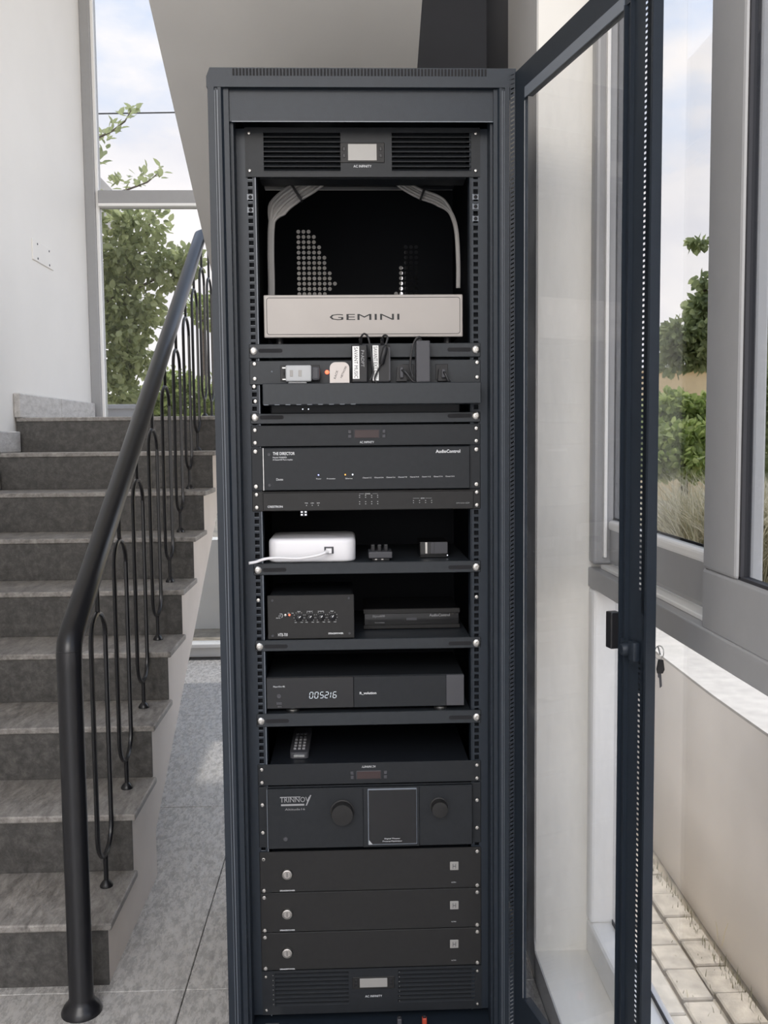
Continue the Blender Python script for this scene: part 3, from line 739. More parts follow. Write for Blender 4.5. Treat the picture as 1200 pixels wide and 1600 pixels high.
# zinc hinge brackets on the right post
for (ya, yb) in ((271, 311), (903, 938), (1488, 1524)):
    p = at(779.5, ya, Y=-0.032); q = at(779.5, yb, Y=-0.032)
    hb = MB().rbox(p.x-0.0035, p.x+0.0035, -0.046, -0.030, q.z, p.z, 0.001, 1).build('hinge_bracket', ZINC, rk)
    for t in (0.15, 0.42, 0.88):
        MB().lathe((p.x, -0.046, p.z+(q.z-p.z)*t), (0, -1, 0), [(0.002, 0), (0.0016, 0.0008), (0.0004, 0.001)], 8).build('rivet', INNER, hb)
# empty cage nuts on the rails and the single screws
for s, ys in ((-1, (308, 328)), (1, (308, 323, 342))):
    for y in ys:
        z = zr(y); c = s*SCX
        k = MB().box(c-0.0048, c+0.0048, -0.0008, 0.003, z-0.0048, z+0.0048).box(c-0.0066, c-0.0042, -0.0016, 0.001, z-0.0058, z+0.0058).box(c+0.0046, c+0.0058, -0.0016, 0.001, z-0.0058, z+0.0058).build('cage_nut', RACKEDGE, rk)
        MB().lathe((c, -0.001, z), (0, -1, 0), [(0.004, 0), (0.004, 0.0004), (0.001, 0.0005)], 10).build('hole', HOLE, k)
screw(-SCX, zr(935), -0.0015, rk); screw(SCX, zr(935), -0.0015, rk)
screw(-SCX, zr(1338), -0.0015, rk)

# the glass door, swung open
UD = Vector((0.2164, -0.9763, 0)); ND = Vector((0.9763, 0.2164, 0)); HG = Vector((0.3045, -0.0600, 0))
def DT(v): return HG + UD*v.x + ND*v.y + Vector((0, 0, v.z))     # local x = from the hinge, y = towards the outer face
dr = MB()
DZ0, DZ1, DW = 0.045, 2.035, 0.528
dr.box(0.0, 0.050, 0.0, 0.0065, DZ0, DZ1).box(DW-0.006, DW, 0.0, 0.0165, DZ0, DZ1).box(0.050, DW-0.006, 0.0, 0.0165, DZ1-0.062, DZ1).box(0.050, DW-0.006, 0.0, 0.0165, DZ0, DZ0+0.09)
door = dr.map(DT).build('glass_door', RACKM, rk, label='open framed door with glass pane')
def dpart(mb, name, m, **k): return mb.map(DT).build(name, m, door, **k)
GL, GR_ = 0.048, 0.442
dpart(MB().box(GL-0.006, GR_+0.006, 0.003, 0.006, DZ0+0.08, DZ1-0.056), 'glass_pane', DOORGLASS)
# lock stile with round holes, hinge stile strip with slots
def holes(x0, x1, xc, hw, hh, z0, z1, pitch, y, skip=(), slant=0.0, along='x'):
    mb = MB(); z = z0
    def V(a, zz): return (a, y, zz) if along == 'x' else (y, a, zz)
    while z < z1-pitch:
        zc = z+pitch/2
        if any(a < zc < b for a, b in skip):
            mb.add([V(x0, z), V(x1, z), V(x1, z+pitch), V(x0, z+pitch)], [(0, 1, 2, 3)])
        else:
            o = [(x0, z), (x1, z), (x1, z+pitch), (x0, z+pitch)]
            i = [(xc-hw, zc-hh-slant), (xc+hw, zc-hh+slant), (xc+hw, zc+hh+slant), (xc-hw, zc+hh-slant)]
            mb.add([V(*p) for p in o]+[V(*p) for p in i], [(k, (k+1) % 4, 4+(k+1) % 4, 4+k) for k in range(4)])
        z += pitch
    mb.add([V(x0, z), V(x1, z), V(x1, z1), V(x0, z1)], [(0, 1, 2, 3)])
    return mb
dpart(holes(GR_, DW-0.006, 0.5040, 0.0036, 0.0018, DZ0+0.09, DZ1-0.062, 0.0084, 0.003, skip=((0.955, 1.065),)), 'perforated_stile', RACKM)
dpart(MB().box(GR_+0.004, GR_+0.0065, -0.0035, 0.003, DZ0+0.09, DZ1-0.062).box(0.466, 0.4685, -0.004, 0.003, DZ0+0.09, DZ1-0.062), 'stile_fold', RACKM)
dpart(MB().box(DW-0.022, DW-0.006, 0.003, 0.006, DZ0, DZ1), 'edge_strip', RACKM)
holes(0.2940, 0.3040, 0.2988, 0.0034, 0.0016, DZ0, DZ1, 0.0088, -0.0625, slant=0.0018).build('slotted_hinge_strip', RACKM, door)
dpart(MB().box(0.052, GR_, -0.002, 0.0, DZ1-0.066, DZ1-0.046), 'top_rail_lip', RACKEDGE)
dpart(MB().box(GL-0.0002, GL+0.0016, -0.0006, 0.0028, DZ0+0.09, DZ1-0.07).box(GR_-0.001, GR_+0.0006, -0.0006, 0.0028, DZ0+0.09, DZ1-0.062), 'pane_seal', CLEARPL)
lk = dpart(MB().rbox(0.427, 0.446, -0.016, 0.002, 0.965, 1.025, 0.002), 'lock_lever', BLACKPL)
MB().lathe((0.478, 0.0, 0.972), (0, -1, 0), [(0.011, 0), (0.011, 0.012), (0.008, 0.016)], 14).rbox(0.452, 0.505, -0.004, 0.002, 0.958, 0.986, 0.003).rbox(0.490, 0.508, -0.010, 0.002, 0.957, 0.988, 0.003).map(DT).build('lock_case', RACKM, door, smooth=True)
hd_ = dpart(MB().rbox(0.470, 0.500, 0.0165, 0.030, 0.90, 1.05, 0.004), 'swing_handle', BLACKPL)

# keys hanging from the lock on the outer side
kq = at(1032, 1030, Y=-0.44)
KY = -0.50
def kp(x, y): p = at(x, y, Y=KY); return (p.x, p.z)
ks = thing('key', 'small black-headed key hanging from the lock of the open glass door', 'key', (kp(1033, 1040)[0], KY, kp(1033, 1072)[1]))
c = kp(1030, 1020)
MB().tube([(c[0]+0.0075*math.cos(a*PI/10), KY, c[1]+0.0115*math.sin(a*PI/10)) for a in range(21)], 0.0009, 6, cap=False).build('ring', ZINC, ks, smooth=True)
MB().prism([kp(*p) for p in ((1029, 1030), (1036, 1031), (1038, 1046), (1035, 1052), (1027, 1052), (1026, 1046))], 'y', KY-0.002, KY+0.002).build('key_head', BLACKPL, ks)
MB().prism([kp(*p) for p in ((1028, 1052), (1033, 1052), (1034, 1072), (1031, 1075), (1030, 1060), (1028, 1058))], 'y', KY-0.0008, KY+0.0008).build('key_blade', GREYPL, ks)
a = DT(Vector((0.520, 0.030, c[1]+0.010)))
MB().tube([a, (c[0]-0.002, KY, c[1]+0.010)], 0.0014, 6).build('lock_pin', ZINC, ks)

# ================================================================ DEVICES
G = None
def panel_root(name, label, cat, z0, group=None): return thing(name, label, cat, (0, 0, z0), group)
def panel(t, z0, z1, m=DEV, y=-0.003, depth=0.0, name='panel', x=EAR, b=0.0012):
    return MB().rbox(-x, x, y, -0.0004, z0, z1, b, 1).build(name, m, t)
def body(t, z0, z1, x=0.215, y1=0.30, m=INNER): return MB().box(-x, x, 0.0, y1, z0, z1).build('chassis', m, t)

# exhaust fan panels
def fan_panel(label, ya, yb, lcd, left, right, txt_y, rows, led=False, dots=False):
    z1, z0 = zr(ya), zr(yb)
    t = panel_root('vent_unit', label, 'fan panel', z0)
    lx0, lx1 = xr(left[0], (ya+yb)/2), xr(left[1], (ya+yb)/2); rx0, rx1 = xr(right[0], (ya+yb)/2), xr(right[1], (ya+yb)/2)
    za, zb = zr(rows[0]), zr(rows[1])
    MB().box(-EAR, lx0, -0.003, -0.0005, z0, z1).box(lx1, rx0, -0.003, -0.0005, z0, z1).box(rx1, EAR, -0.003, -0.0005, z0, z1).box(lx0, lx1, -0.003, -0.0005, za, z1).box(lx0, lx1, -0.003, -0.0005, z0, zb).box(rx0, rx1, -0.003, -0.0005, za, z1).box(rx0, rx1, -0.003, -0.0005, z0, zb).build('panel', DEV, t)
    body(t, z0+0.002, z1-0.002, y1=0.05, m=DEV).location = (0, 0.022, 0)
    n = 8
    for a, b in ((lx0, lx1), (rx0, rx1)):
        for k in range(n):
            zc = za+(zb-za)*(k+0.5)/n; h = abs(zb-za)/n*0.48
            MB().prism([(-0.0035, zc-h), (-0.0035, zc-h+0.0012), (0.010, zc+h+0.0012), (0.010, zc+h)], 'x', a, b).build('slat', DEV, t)
    x0, x1 = xr(lcd[0], lcd[1]), xr(lcd[2], lcd[1])
    bz = MB().rbox(x0-0.016, x1+0.016, -0.0045, -0.002, zr(lcd[3])-0.004, zr(lcd[1])+0.003, 0.001, 1).build('bezel', DEV2, t)
    MB().rbox(x0, x1, -0.0056, -0.004, zr(lcd[3]), zr(lcd[1]), 0.0006, 1).build('screen', LCD, bz, label='pale grey display')
    for x in (x0-0.008, x1+0.008):
        for f in (0.3, 0.7):
            z = zr(lcd[1])+(zr(lcd[3])-zr(lcd[1]))*f
            MB().rbox(x-0.003, x+0.003, -0.0055, -0.004, z-0.004, z+0.004, 0.0008, 1).build('button', BLACKPL, bz)
    text('AC INFINITY', (x0+x1)/2, zr(txt_y)-0.003, -0.0034, 0.0050, t, w=0.037, align='CENTER')
    for x in (-SCX, SCX):
        for z in (z0+0.012, z1-0.012): screw(x, z, -0.003, t, r=0.0035)
    return t
fan_panel('black vent panel with grey display at the top of the rack', 200, 277, (543.5, 226, 588.5, 252), (412, 532), (612, 736), 260, (208, 269))
fb = fan_panel('black vent panel with grey display at the very bottom of the rack', 1512, 1580, (562, 1527, 605, 1541), (430, 545), (622, 742), 1555, (1516, 1568))
mb = MB()
for k in range(7):
    for x in (xr(427, 1540), xr(624, 1540)):
        z = zr(1519+k*7.5); mb.lathe((x, -0.003, z), (0, -1, 0), [(0.0012, 0), (0.0008, 0.0006)], 6)
mb.build('studs', CHROME, fb, kind='stuff')

# shelves (lip with two slots, deep tray, four cup screws)
def shelf(label, ya, yb, ys, depth=0.34, group='rack shelves'):
    z1, z0 = zr(ya), zr(yb)
    t = panel_root('rack_shelf', label, 'shelf', z0, group)
    MB().rbox(-EAR, EAR, -0.0045, -0.001, z0, z1, 0.0012, 1).build('lip', SHELFM, t)
    MB().box(-0.2195, 0.2195, -0.001, depth, z1-0.004, z1-0.0015).build('tray', SHELFM, t)
    zs = zr(ys)
    for s in (-1, 1):
        mb = MB(); xc = s*0.197; hl, hh = 0.021, 0.0042
        pts = [(xc-hl+hh*math.cos(a), zs+hh*math.sin(a)) for a in [PI/2+PI*k/6 for k in range(7)]]+[(xc+hl+hh*math.cos(a), zs+hh*math.sin(a)) for a in [-PI/2+PI*k/6 for k in range(7)]]
        mb.prism(pts, 'y', -0.0048, -0.0043).build('slot', HOLE, t)
        bigscrew(s*SCX, zs, -0.0045, t)
    return t, z1-0.0015
SH1, z_s1 = shelf('black rack shelf under the silver box', 537, 559, 547.5)
SH2, z_s2 = shelf('black rack shelf under the power distribution unit', 645, 661, 651)
SH3, z_s3 = shelf('black rack shelf carrying the white router', 878, 896, 888)
SH4, z_s4 = shelf('black rack shelf carrying the small subwoofer amplifier with knobs', 997.5, 1014.5, 1007)
SH5, z_s5 = shelf('black rack shelf carrying the wide media player', 1112, 1132, 1123)

# silver box
z1, z0 = zr(460.5), zr(527)
x0, x1 = xr(412.5, 500), xr(723, 500)
sb = thing('server_box', 'silver fronted server box with a thin dark border line on the top shelf', 'electronic box', (0, 0.01, z0))
MB().rbox(x0+0.004, x1-0.004, 0.006, 0.25, z0+0.002, z1-0.002, 0.002, 1).build('case', DEV, sb)
MB().rbox(x0, x1, -0.002, 0.006, z0, z1, 0.0022, 2).build('front_plate', SILVER, sb)
def ring(xa, xb, za, zb, r, w, y0, y1):
    def rr(xa, xb, za, zb, r):
        o = []
        for cx, cz, a0 in ((xb-r, zb-r, 0), (xa+r, zb-r, PI/2), (xa+r, za+r, PI), (xb-r, za+r, 3*PI/2)):
            o += [(cx+r*math.cos(a0+PI/2*k/5), cz+r*math.sin(a0+PI/2*k/5)) for k in range(6)]
        return o
    A = rr(xa, xb, za, zb, r); B = rr(xa+w, xb-w, za+w, zb-w, max(r-w, 0.0003)); n = len(A)
    return MB().add([(p[0], y0, p[1]) for p in A]+[(p[0], y0, p[1]) for p in B], [(i, (i+1) % n, n+(i+1) % n, n+i) for i in range(n)])
ring(x0+0.0055, x1-0.0055, z0+0.0058, z1-0.0055, 0.006, 0.0011, -0.0023, 0).build('border_line', INK, sb)
text('GEMINI', (xr(515, 495)+xr(624, 495))/2, zr(500), -0.0024, 0.0125, sb, INK, w=xr(624, 495)-xr(515, 495), align='CENTER')
for x in (x0+0.03, x1-0.03):
    for y in (0.03, 0.22): MB().lathe((x, y, z_s1+0.0004), (0, 0, 1), [(0.009, 0), (0.008, z0+0.002-z_s1)], 12).build('foot', BLACKPL, sb)

# power distribution unit with a ledge
z1, zl, z0 = zr(563), zr(600), zr(633)
PY = -0.046
pd = thing('power_strip', 'wide black power distribution unit with a jutting lower ledge', 'power strip', (0, 0, z0))
MB().rbox(-EAR, EAR, -0.0042, -0.0008, zl, z1, 0.001, 1).build('socket_face', SHELFM, pd)
MB().rbox(xr(410, 615, PY), EAR-0.004, PY, -0.0008, z0, zl, 0.0015, 1).build('ledge', SHELFM, pd)
body(pd, zl+0.002, z1-0.002, y1=0.12)
for i, x in enumerate((448, 490, 560, 600, 637, 660, 690)):
    xc = xr(x, 582)
    s = MB().rbox(xc-0.013, xc+0.013, -0.0054, -0.004, zr(595), zr(570), 0.001, 1).build('socket', BLACKPL, pd)
    for dx in (-0.005, 0.005): MB().box(xc+dx-0.001, xc+dx+0.001, -0.0058, -0.0053, zr(584)-0.0035, zr(584)+0.0035).build('pin_hole', HOLE, s)
for k in range(9):
    x = xr(412+k*17, 632, PY)
    MB().box(x, x+0.010, PY-0.0004, PY+0.001, z0-0.0002, z0+0.0012).build('vent_nick', RACKEDGE, pd)
for y in (568, 591, 626):
    for s in (-1, 1): screw(s*SCX+0.002, zr(y), (-0.0042 if y < 600 else -0.0008) if True else 0, pd)
screw(-SCX, zr(603), -0.0012, pd)
MB().lathe((xr(425, 580), -0.0042, zr(580)), (0, -1, 0), [(0.002, 0), (0.001, 0.001)], 8).build('pilot_light', RACKEDGE, pd)

# things plugged into or stood on the ledge
zl2 = zl
def P2(x, y, Y=-0.03): p = at(x, y, Y=Y); return p.x, p.z
# clear plug-like gadget
ax, az = P2(441, 592, -0.02); bx, bz = P2(500, 571, -0.02); 
az = zl2+0.004
gd = thing('usb_stick', 'translucent plastic stick lying on the ledge of the power strip', 'usb stick', ((ax+bx)/2, -0.024, zl2))
xm = ax+(bx-ax)*0.78; xs = ax+(bx-ax)*0.10
MB().rbox(xs, xm, -0.034, -0.014, az, bz, 0.003).build('case', CLEARPL, gd)
MB().rbox(xm, bx, -0.032, -0.016, az+0.002, bz-0.003, 0.005).build('cap', GREYPL, gd)
for f in (0.15, 0.85): MB().rbox(ax, xs+0.002, -0.027, -0.021, az+(bz-az)*f-0.002, az+(bz-az)*f+0.002, 0.001, 1).build('pin', ZINC, gd)
for f in (0.22, 0.55): MB().rbox(xs+(xm-xs)*f-0.003, xs+(xm-xs)*f+0.004, -0.0345, -0.033, az+(bz-az)*0.3, az+(bz-az)*0.7, 0.0006, 1).build('marking', LCD, gd)
MB().rbox(xs+0.005, xm-0.01, -0.030, -0.018, zl2, az, 0.0015, 1).build('rest', CLEARPL, gd)
# red pilot lamp
x, z = P2(511, 581.5, -0.008)
rl = MB().lathe((x, -0.0054, z), (0, -1, 0), [(0.0045, 0), (0.0045, 0.002), (0.0032, 0.0045), (0.001, 0.0055)], 12).build('indicator_lamp', LEDR, smooth=True)
tag(rl, 'small glowing red lamp on the power strip beside the rounded plug', 'lamp')
# rounded greige plug
x0, _ = P2(515.5, 597, -0.04); x1, _ = P2(546, 597, -0.04); zt = P2(530, 566, -0.04)[1]
pg = thing('power_plug', 'rounded greige plug adapter with handwriting on its face', 'plug', ((x0+x1)/2, -0.03, zl2))
w_ = x1-x0; R_ = 0.012
pts = [(x0, zl2+0.0003), (x1, zl2+0.0003)]+[(x1-R_+R_*math.cos(a), zt-R_+R_*math.sin(a)) for a in [PI/2*k/6 for k in range(7)]]+[(x0+R_-R_*math.sin(a), zt-R_+R_*math.cos(a)) for a in [PI/2*k/6 for k in range(7)]]
MB().prism(pts, 'y', -0.043, -0.006).build('shell', BEIGEPL, pg)
text('NETWORK', x0+w_*0.62, zl2+0.010, -0.0433, 0.0040, pg, INK, w=0.026, rot=1.15, name='handwriting')
text('RACK', x0+w_*0.30, zl2+0.008, -0.0433, 0.0045, pg, INK, w=0.018, rot=1.25, name='handwriting')
# power adapters
def adapter(label, xa, xb, ya, yb, m, lab=None, labw=None, rad=0.003, Y0=-0.044, group=None):
    x0, _ = P2(xa, yb, Y0); x1, _ = P2(xb, yb, Y0); zt = P2(xa, ya, Y0)[1]
    t = thing('power_adapter', label, 'power adapter', ((x0+x1)/2, -0.03, zl2), group)
    MB().rbox(x0, x1, Y0, -0.0075, zl2+0.0003, zt, rad).build('case', m, t)
    if lab:
        la, lb = P2(labw[0], 570, Y0)[0], P2(labw[1], 570, Y0)[0]; za, zb = P2(550, labw[2], Y0)[1], P2(550, labw[3], Y0)[1]
        l = MB().box(la, lb, Y0-0.0004, Y0-0.0001, zb, za).build('label', LABELW, t)
        text(lab, (la+lb)/2-0.0036, za-0.0022, Y0-0.0006, 0.0075, l, INK, w=(za-zb)*0.94, rot=-PI/2)
    return t, x0, x1, zt
A1, x0, x1, zt = adapter('black power adapter with an uncovered white label strip, next to the greige plug', 549.5, 575, 538, 596, BLACKPL, 'SAVANT MUSIC', (551, 561.5, 541, 592))
text('P+ADPT', (x0+x1)/2+0.003, zt-0.012, -0.0445, 0.0065, A1, PRINTDIM, w=0.034, rot=-PI/2)
def cord(t, pts, r, name='cord', m=CORD): return MB().tube(pts, r, 8).build(name, m, t, smooth=True)
def smooth(pts, n=6):
    pts = [Vector(p) for p in pts]; out = []
    for i in range(len(pts)-1):
        p0, p1, p2, p3 = pts[max(i-1, 0)], pts[i], pts[i+1], pts[min(i+2, len(pts)-1)]
        for k in range(n):
            t = k/n; out.append(0.5*((2*p1)+(p2-p0)*t+(2*p0-5*p1+4*p2-p3)*t*t+(3*p1-p0-3*p2+p3)*t**3))
    return out+[pts[-1]]
def ridges(t, x, y, z0, z1):
    MB().lathe((x, y, z0), (0, 0, 1), [(0.0042 if k % 2 == 0 else 0.0030, (z1-z0)*k/9) for k in range(10)], 10).build('strain_relief', BLACKPL, t)
cx, _ = P2(563.5, 535, -0.03); ridges(A1, cx, -0.03, zt-0.001, zt+0.014)
pts = [(cx, -0.03, zt+0.012)]+[(*P2(x, y, -0.048), ) for x, y in ((566, 523), (570, 521), (575, 527), (579, 545), (582, 570), (583, 583), (578, 594))]
pts = [pts[0]]+[(p[0], -0.040 if i < 2 else -0.0475, p[1]) for i, p in enumerate(pts[1:])]
cord(A1, smooth(pts), 0.0021)
A2, x0, x1, zt = adapter('black power adapter with a cord plug hanging in front of its white label', 581.5, 610, 539, 594, BLACKPL, 'SAVANT EXT CTRL', (582.3, 591.5, 540, 595))
MB().rbox(x1-0.0035, x1+0.0005, -0.0445, -0.012, zl2+0.004, zt-0.004, 0.001, 1).build('side_rib', GREYPL, A2)
cx, _ = P2(597, 535, -0.03); ridges(A2, cx, -0.03, zt-0.001, zt+0.014)
pts = [(cx, -0.03, zt+0.012)]+[(P2(x, y)[0], yy, P2(x, y)[1]) for x, y, yy in ((599, 525.5, -0.036), (603, 525.5, -0.044), (605, 530, -0.050), (602, 541, -0.052))]
cord(A2, smooth(pts), 0.0022)
p, q = P2(602.5, 542, -0.054), P2(596, 567, -0.054)
MB().tube([(p[0], -0.053, p[1]), (p[0]-0.001, -0.053, p[1]-0.003), (q[0], -0.053, q[1]), (q[0]-0.0005, -0.053, q[1]-0.002)], [0.0040, 0.0058, 0.0062, 0.0045], 12).build('ferrite_plug', BLACKPL, A2, smooth=True)
pts = [(q[0], -0.053, q[1])]+[(P2(x, y)[0], -0.0495, P2(x, y)[1]) for x, y in ((590, 580), (585, 592), (588, 599))]
cord(A2, smooth(pts), 0.0018)
A3, x0, x1, zt = adapter('plain dark grey power adapter without label on the ledge', 650.5, 672.5, 532, 594, GREYPL, rad=0.0025)
cx, _ = P2(655, 530, -0.03)
pts = [(cx+0.004, -0.03, zt-0.001)]+[(P2(x, y)[0], -0.040, P2(x, y)[1]) for x, y in ((655, 527.5), (650, 530), (645, 540), (641.5, 560), (641, 575), (645, 590))]
cord(A3, smooth(pts), 0.0022)
MB().lathe((cx, -0.034, zt-0.001), (0, 0, 1), [(0.006, 0), (0.006, 0.004), (0.003, 0.007)], 12).build('cord_boot', BLACKPL, A3)
# two black plugs with cords
def plug(label, x, y, dr_):
    px, pz = P2(x, y, -0.015)
    t = thing('mains_plug', label, 'plug', (px, -0.02, zl2), None)
    MB().prism([(px-0.011, zl2+0.004), (px+0.011, zl2+0.004), (px+0.008, pz+0.008), (px+0.002, pz+0.012), (px-0.004, pz+0.011), (px-0.009, pz+0.006)], 'y', -0.024, -0.0056).build('plug_body', BLACKPL, t)
    MB().rbox(px-0.004, px+0.004, -0.032, -0.022, zl2+0.010, pz+0.006, 0.002).build('grip', GREYPL, t)
    e = px+dr_
    cord(t, smooth([(px, -0.030, pz), (px+dr_*0.4, -0.036, pz-0.006), (e, -0.036, zl2+0.0035), (e+dr_*0.4, -0.034, zl2+0.003)]), 0.0026)
plug('black mains plug with cord left of the plain grey adapter', 627, 579, 0.022)
plug('black mains plug right of the plain grey adapter', 692, 582, 0.009)

# dim network switch on the shelf below
t = thing('network_switch', 'slim black switch with two tiny lights under the power strip', 'network switch', (0, 0.05, z_s2))
MB().rbox(-0.20, 0.20, 0.012, 0.22, z_s2+0.0004, z_s2+0.036, 0.002, 1).build('case', DEV, t)
for x in (473, 482):
    X, Z = xr(x, 638, 0.012), zr(638.5, 0.012)
    MB().lathe((X, 0.012, Z), (0, -1, 0), [(0.0014, 0), (0.001, 0.0006)], 8).build('light', LEDW, t)

# 1U fan controllers
def controller(label, ya, yb, flip):
    z1, z0 = zr(ya), zr(yb)
    t = panel_root('fan_controller', label, 'controller', z0)
    panel(t, z0, z1); body(t, z0+0.001, z1-0.001, y1=0.30)
    xc = 0.5*(xr(551, ya)+xr(595, ya)) if not flip else 0.5*(xr(555, ya)+xr(597, ya))
    zc = zr(678) if not flip else zr(1210)
    bz = MB().rbox(xc-0.027, xc+0.027, -0.0045, -0.0025, zc-0.0095, zc+0.0095, 0.001, 1).build('bezel', GREYPL, t)
    MB().rbox(xc-0.0255, xc+0.0255, -0.0052, -0.004, zc-0.0082, zc+0.0082, 0.0006, 1).build('screen', LCDRED, bz, label='dark reddish display')
    for s in (-1, 1):
        for f in (-1, 1): MB().rbox(xc+s*0.036-0.0035, xc+s*0.036+0.0035, -0.005, -0.0025, zc+f*0.0048-0.0036, zc+f*0.0048+0.0036, 0.0008, 1).build('button', GREYPL, t)
    text('AC INFINITY', xc, (zr(692.5) if not flip else zr(1198.5)+0.0042), -0.0034, 0.0045, t, w=0.030, align='CENTER', flip=flip)
    for s in (-1, 1):
        for z in (z0+0.008, z1-0.010): screw(s*SCX, z, -0.003, t)
    return t, z1
controller('thin black fan controller strip mounted upright above the matrix amplifier', 663.5, 696.5, False)
_, z_c2 = controller('thin black fan controller strip mounted upside down above the processor', 1191, 1224, True)

# The Director matrix amplifier
z1, z0 = zr(698), zr(765)
t = panel_root('matrix_amplifier', 'wide black two-unit amplifier with a bright left edge and coloured pilot lights', 'amplifier', z0)
panel(t, z0, z1, DEV, -0.003); body(t, z0+0.002, z1-0.002)
xa, xb = xr(413, 730), xr(733, 730)
MB().rbox(xa, xb, -0.012, -0.003, z0+0.001, z1-0.001, 0.0012, 1).build('face', DEV, t)
MB().box(xa-0.0016, xa-0.0002, -0.011, -0.003, z0+0.001, z1-0.001).build('bright_edge', ZINC, t)
fy = -0.0124
text('THE DIRECTOR', xr(427, 708), zr(709.5), fy, 0.0062, t, w=xr(461, 708)-xr(427, 708), bold=0.012)
text('Model M6800D', xr(427, 714), zr(714.3), fy, 0.0030, t, w=0.029)
text('16-Channel DSP Matrix Amplifier', xr(427, 718), zr(717.8), fy, 0.0030, t, w=0.042)
text('AudioControl', xr(680, 706), zr(708.5), fy, 0.0065, t, w=xr(718, 706)-xr(680, 706), bold=0.02)
text('Dante', xr(432.5, 748), zr(749), fy, 0.0048, t, w=0.014)
for x, y in ((421, 708.5), (422, 756)): MB().lathe((xr(x, y), -0.012, zr(y)), (0, -1, 0), [(0.0032, 0), (0.0028, 0.0012), (0.001, 0.0008)], 10).build('hex_screw', GREYPL, t)
text('Power', xr(494.5, 746), zr(747.8), fy, 0.0026, t, w=0.0105)
text('Protection', xr(511, 746), zr(747.8), fy, 0.0026, t, w=0.0175)
text('Ethernet', xr(540, 746), zr(747.8), fy, 0.0026, t, w=0.0145)
for x, m in ((498, LEDB), (539.5, LEDA), (551, LEDW)):
    MB().lathe((xr(x, 741), -0.012, zr(741)), (0, -1, 0), [(0.0016, 0), (0.0012, 0.0006)], 8).build('light', m, t)
for k in range(8):
    text('Channel %d-%d' % (2*k+1, 2*k+2), xr(566.5+18.4*k, 745), zr(747.0-0.12*k), fy, 0.0026, t, w=0.0185)
for s in (-1, 1):
    for y in (704, 758.5): screw(s*SCX, zr(y), -0.003, t, r=0.005)

# slim audio switch
z1, z0 = zr(766), zr(797)
t = panel_root('audio_processor', 'slim black rack unit with rows of tiny lights, right above the white router', 'processor', z0)
panel(t, z0, z1, DEV2, -0.003); body(t, z0+0.002, z1-0.002, y1=0.25)
MB().rbox(-0.2185, 0.226, -0.007, -0.003, z0+0.001, z1-0.003, 0.001, 1).build('face', DEV2, t)
fy = -0.0074
text('CRESTRON', xr(418.5, 790), zr(791.2), fy, 0.0042, t, w=xr(442, 790)-xr(418.5, 790), bold=0.015)
text('DM-NAX-4ZSP', xr(733, 787), zr(788.3), fy, 0.0028, t, PRINTDIM, w=0.028, align='RIGHT')
for x, s_ in ((476.5, 'PWR'), (485.5, 'LAN'), (495, 'NAX')):
    text(s_, xr(x, 785)+0.0035, zr(785.5), fy, 0.0022, t, PRINT, w=0.0062, align='CENTER')
    MB().box(xr(x, 788)+0.0025, xr(x, 788)+0.0045, fy, -0.0068, zr(789), zr(787.5)).build('light', PRINTDIM, t)
mb = MB()
for i in range(4):
    for y in (773.8, 776.8, 783.5, 787): mb.box(xr(561+9.4*i, 780), xr(561+9.4*i, 780)+0.0022, fy, -0.0068, zr(y)-0.0009, zr(y)+0.0009)
mb.build('indicator_lights', PRINTDIM, t, kind='stuff')
text('SOURCE', xr(570.5, 771), zr(772), fy, 0.0022, t, w=0.0105)
text('ZONE', xr(657, 779), zr(780), fy, 0.0022, t, w=0.0078)
MB().box(xr(561, 771), xr(568.5, 771), fy, -0.0068, zr(771.4), zr(771.0)).box(xr(582, 771), xr(590, 771), fy, -0.0068, zr(771.2), zr(770.8)).box(xr(645, 779), xr(655, 779), fy, -0.0068, zr(779.3), zr(778.9)).box(xr(664, 779), xr(674, 779), fy, -0.0068, zr(779.3), zr(778.9)).build('bracket_line', PRINTDIM, t)
mb = MB()
for i in range(4):
    for y in (782.8, 786): mb.box(xr(645+9.4*i, 780), xr(645+9.4*i, 780)+0.002, fy, -0.0068, zr(y)-0.0008, zr(y)+0.0008)
mb.build('indicator_lights', PRINTDIM, t, kind='stuff')
for s in (-1, 1):
    for y in (771, 791): screw(s*SCX+0.0008, zr(y), -0.003, t)

# white router on shelf three with its cable
Y0 = 0.012
x0, x1 = xr(418.5, 850, Y0), xr(555.5, 850, Y0); zt = zr(840.5, Y0)
t = thing('router', 'white rounded router box on the shelf below the slim rack unit', 'router', ((x0+x1)/2, 0.1, z_s3))
bm = bmesh.new()
mb = MB()
def rrect(xa, xb, ya, yb, r, n=6):
    o = []
    for cx, cy, a0 in ((xb-r, yb-r, 0), (xa+r, yb-r, PI/2), (xa+r, ya+r, PI), (xb-r, ya+r, 3*PI/2)):
        o += [(cx+r*math.cos(a0+PI/2*k/n), cy+r*math.sin(a0+PI/2*k/n)) for k in range(n+1)]
    return o
H = zt-z_s3
lv = [(0.004, 0.0004), (0.0008, 0.003), (0.0, 0.006), (0.0, H-0.010), (0.0015, H-0.004), (0.005, H-0.001), (0.010, H)]
L0 = None; n_ = 28
vs = []; fs = []
for ins, h in lv:
    vs += [(p[0], p[1], z_s3+h) for p in rrect(x0+ins, x1-ins, Y0+ins, Y0+0.165-ins, 0.024-ins*0.8)]
for i in range(len(lv)-1):
    for k in range(n_): fs.append((i*n_+k, i*n_+(k+1) % n_, (i+1)*n_+(k+1) % n_, (i+1)*n_+k))
fs += [tuple(range(n_))[::-1], tuple(range((len(lv)-1)*n_, len(lv)*n_))]
MB().add(vs, fs).build('shell', WHITEPL, t, smooth=True)
px, pz = xr(514, 859, Y0), zr(859, Y0)
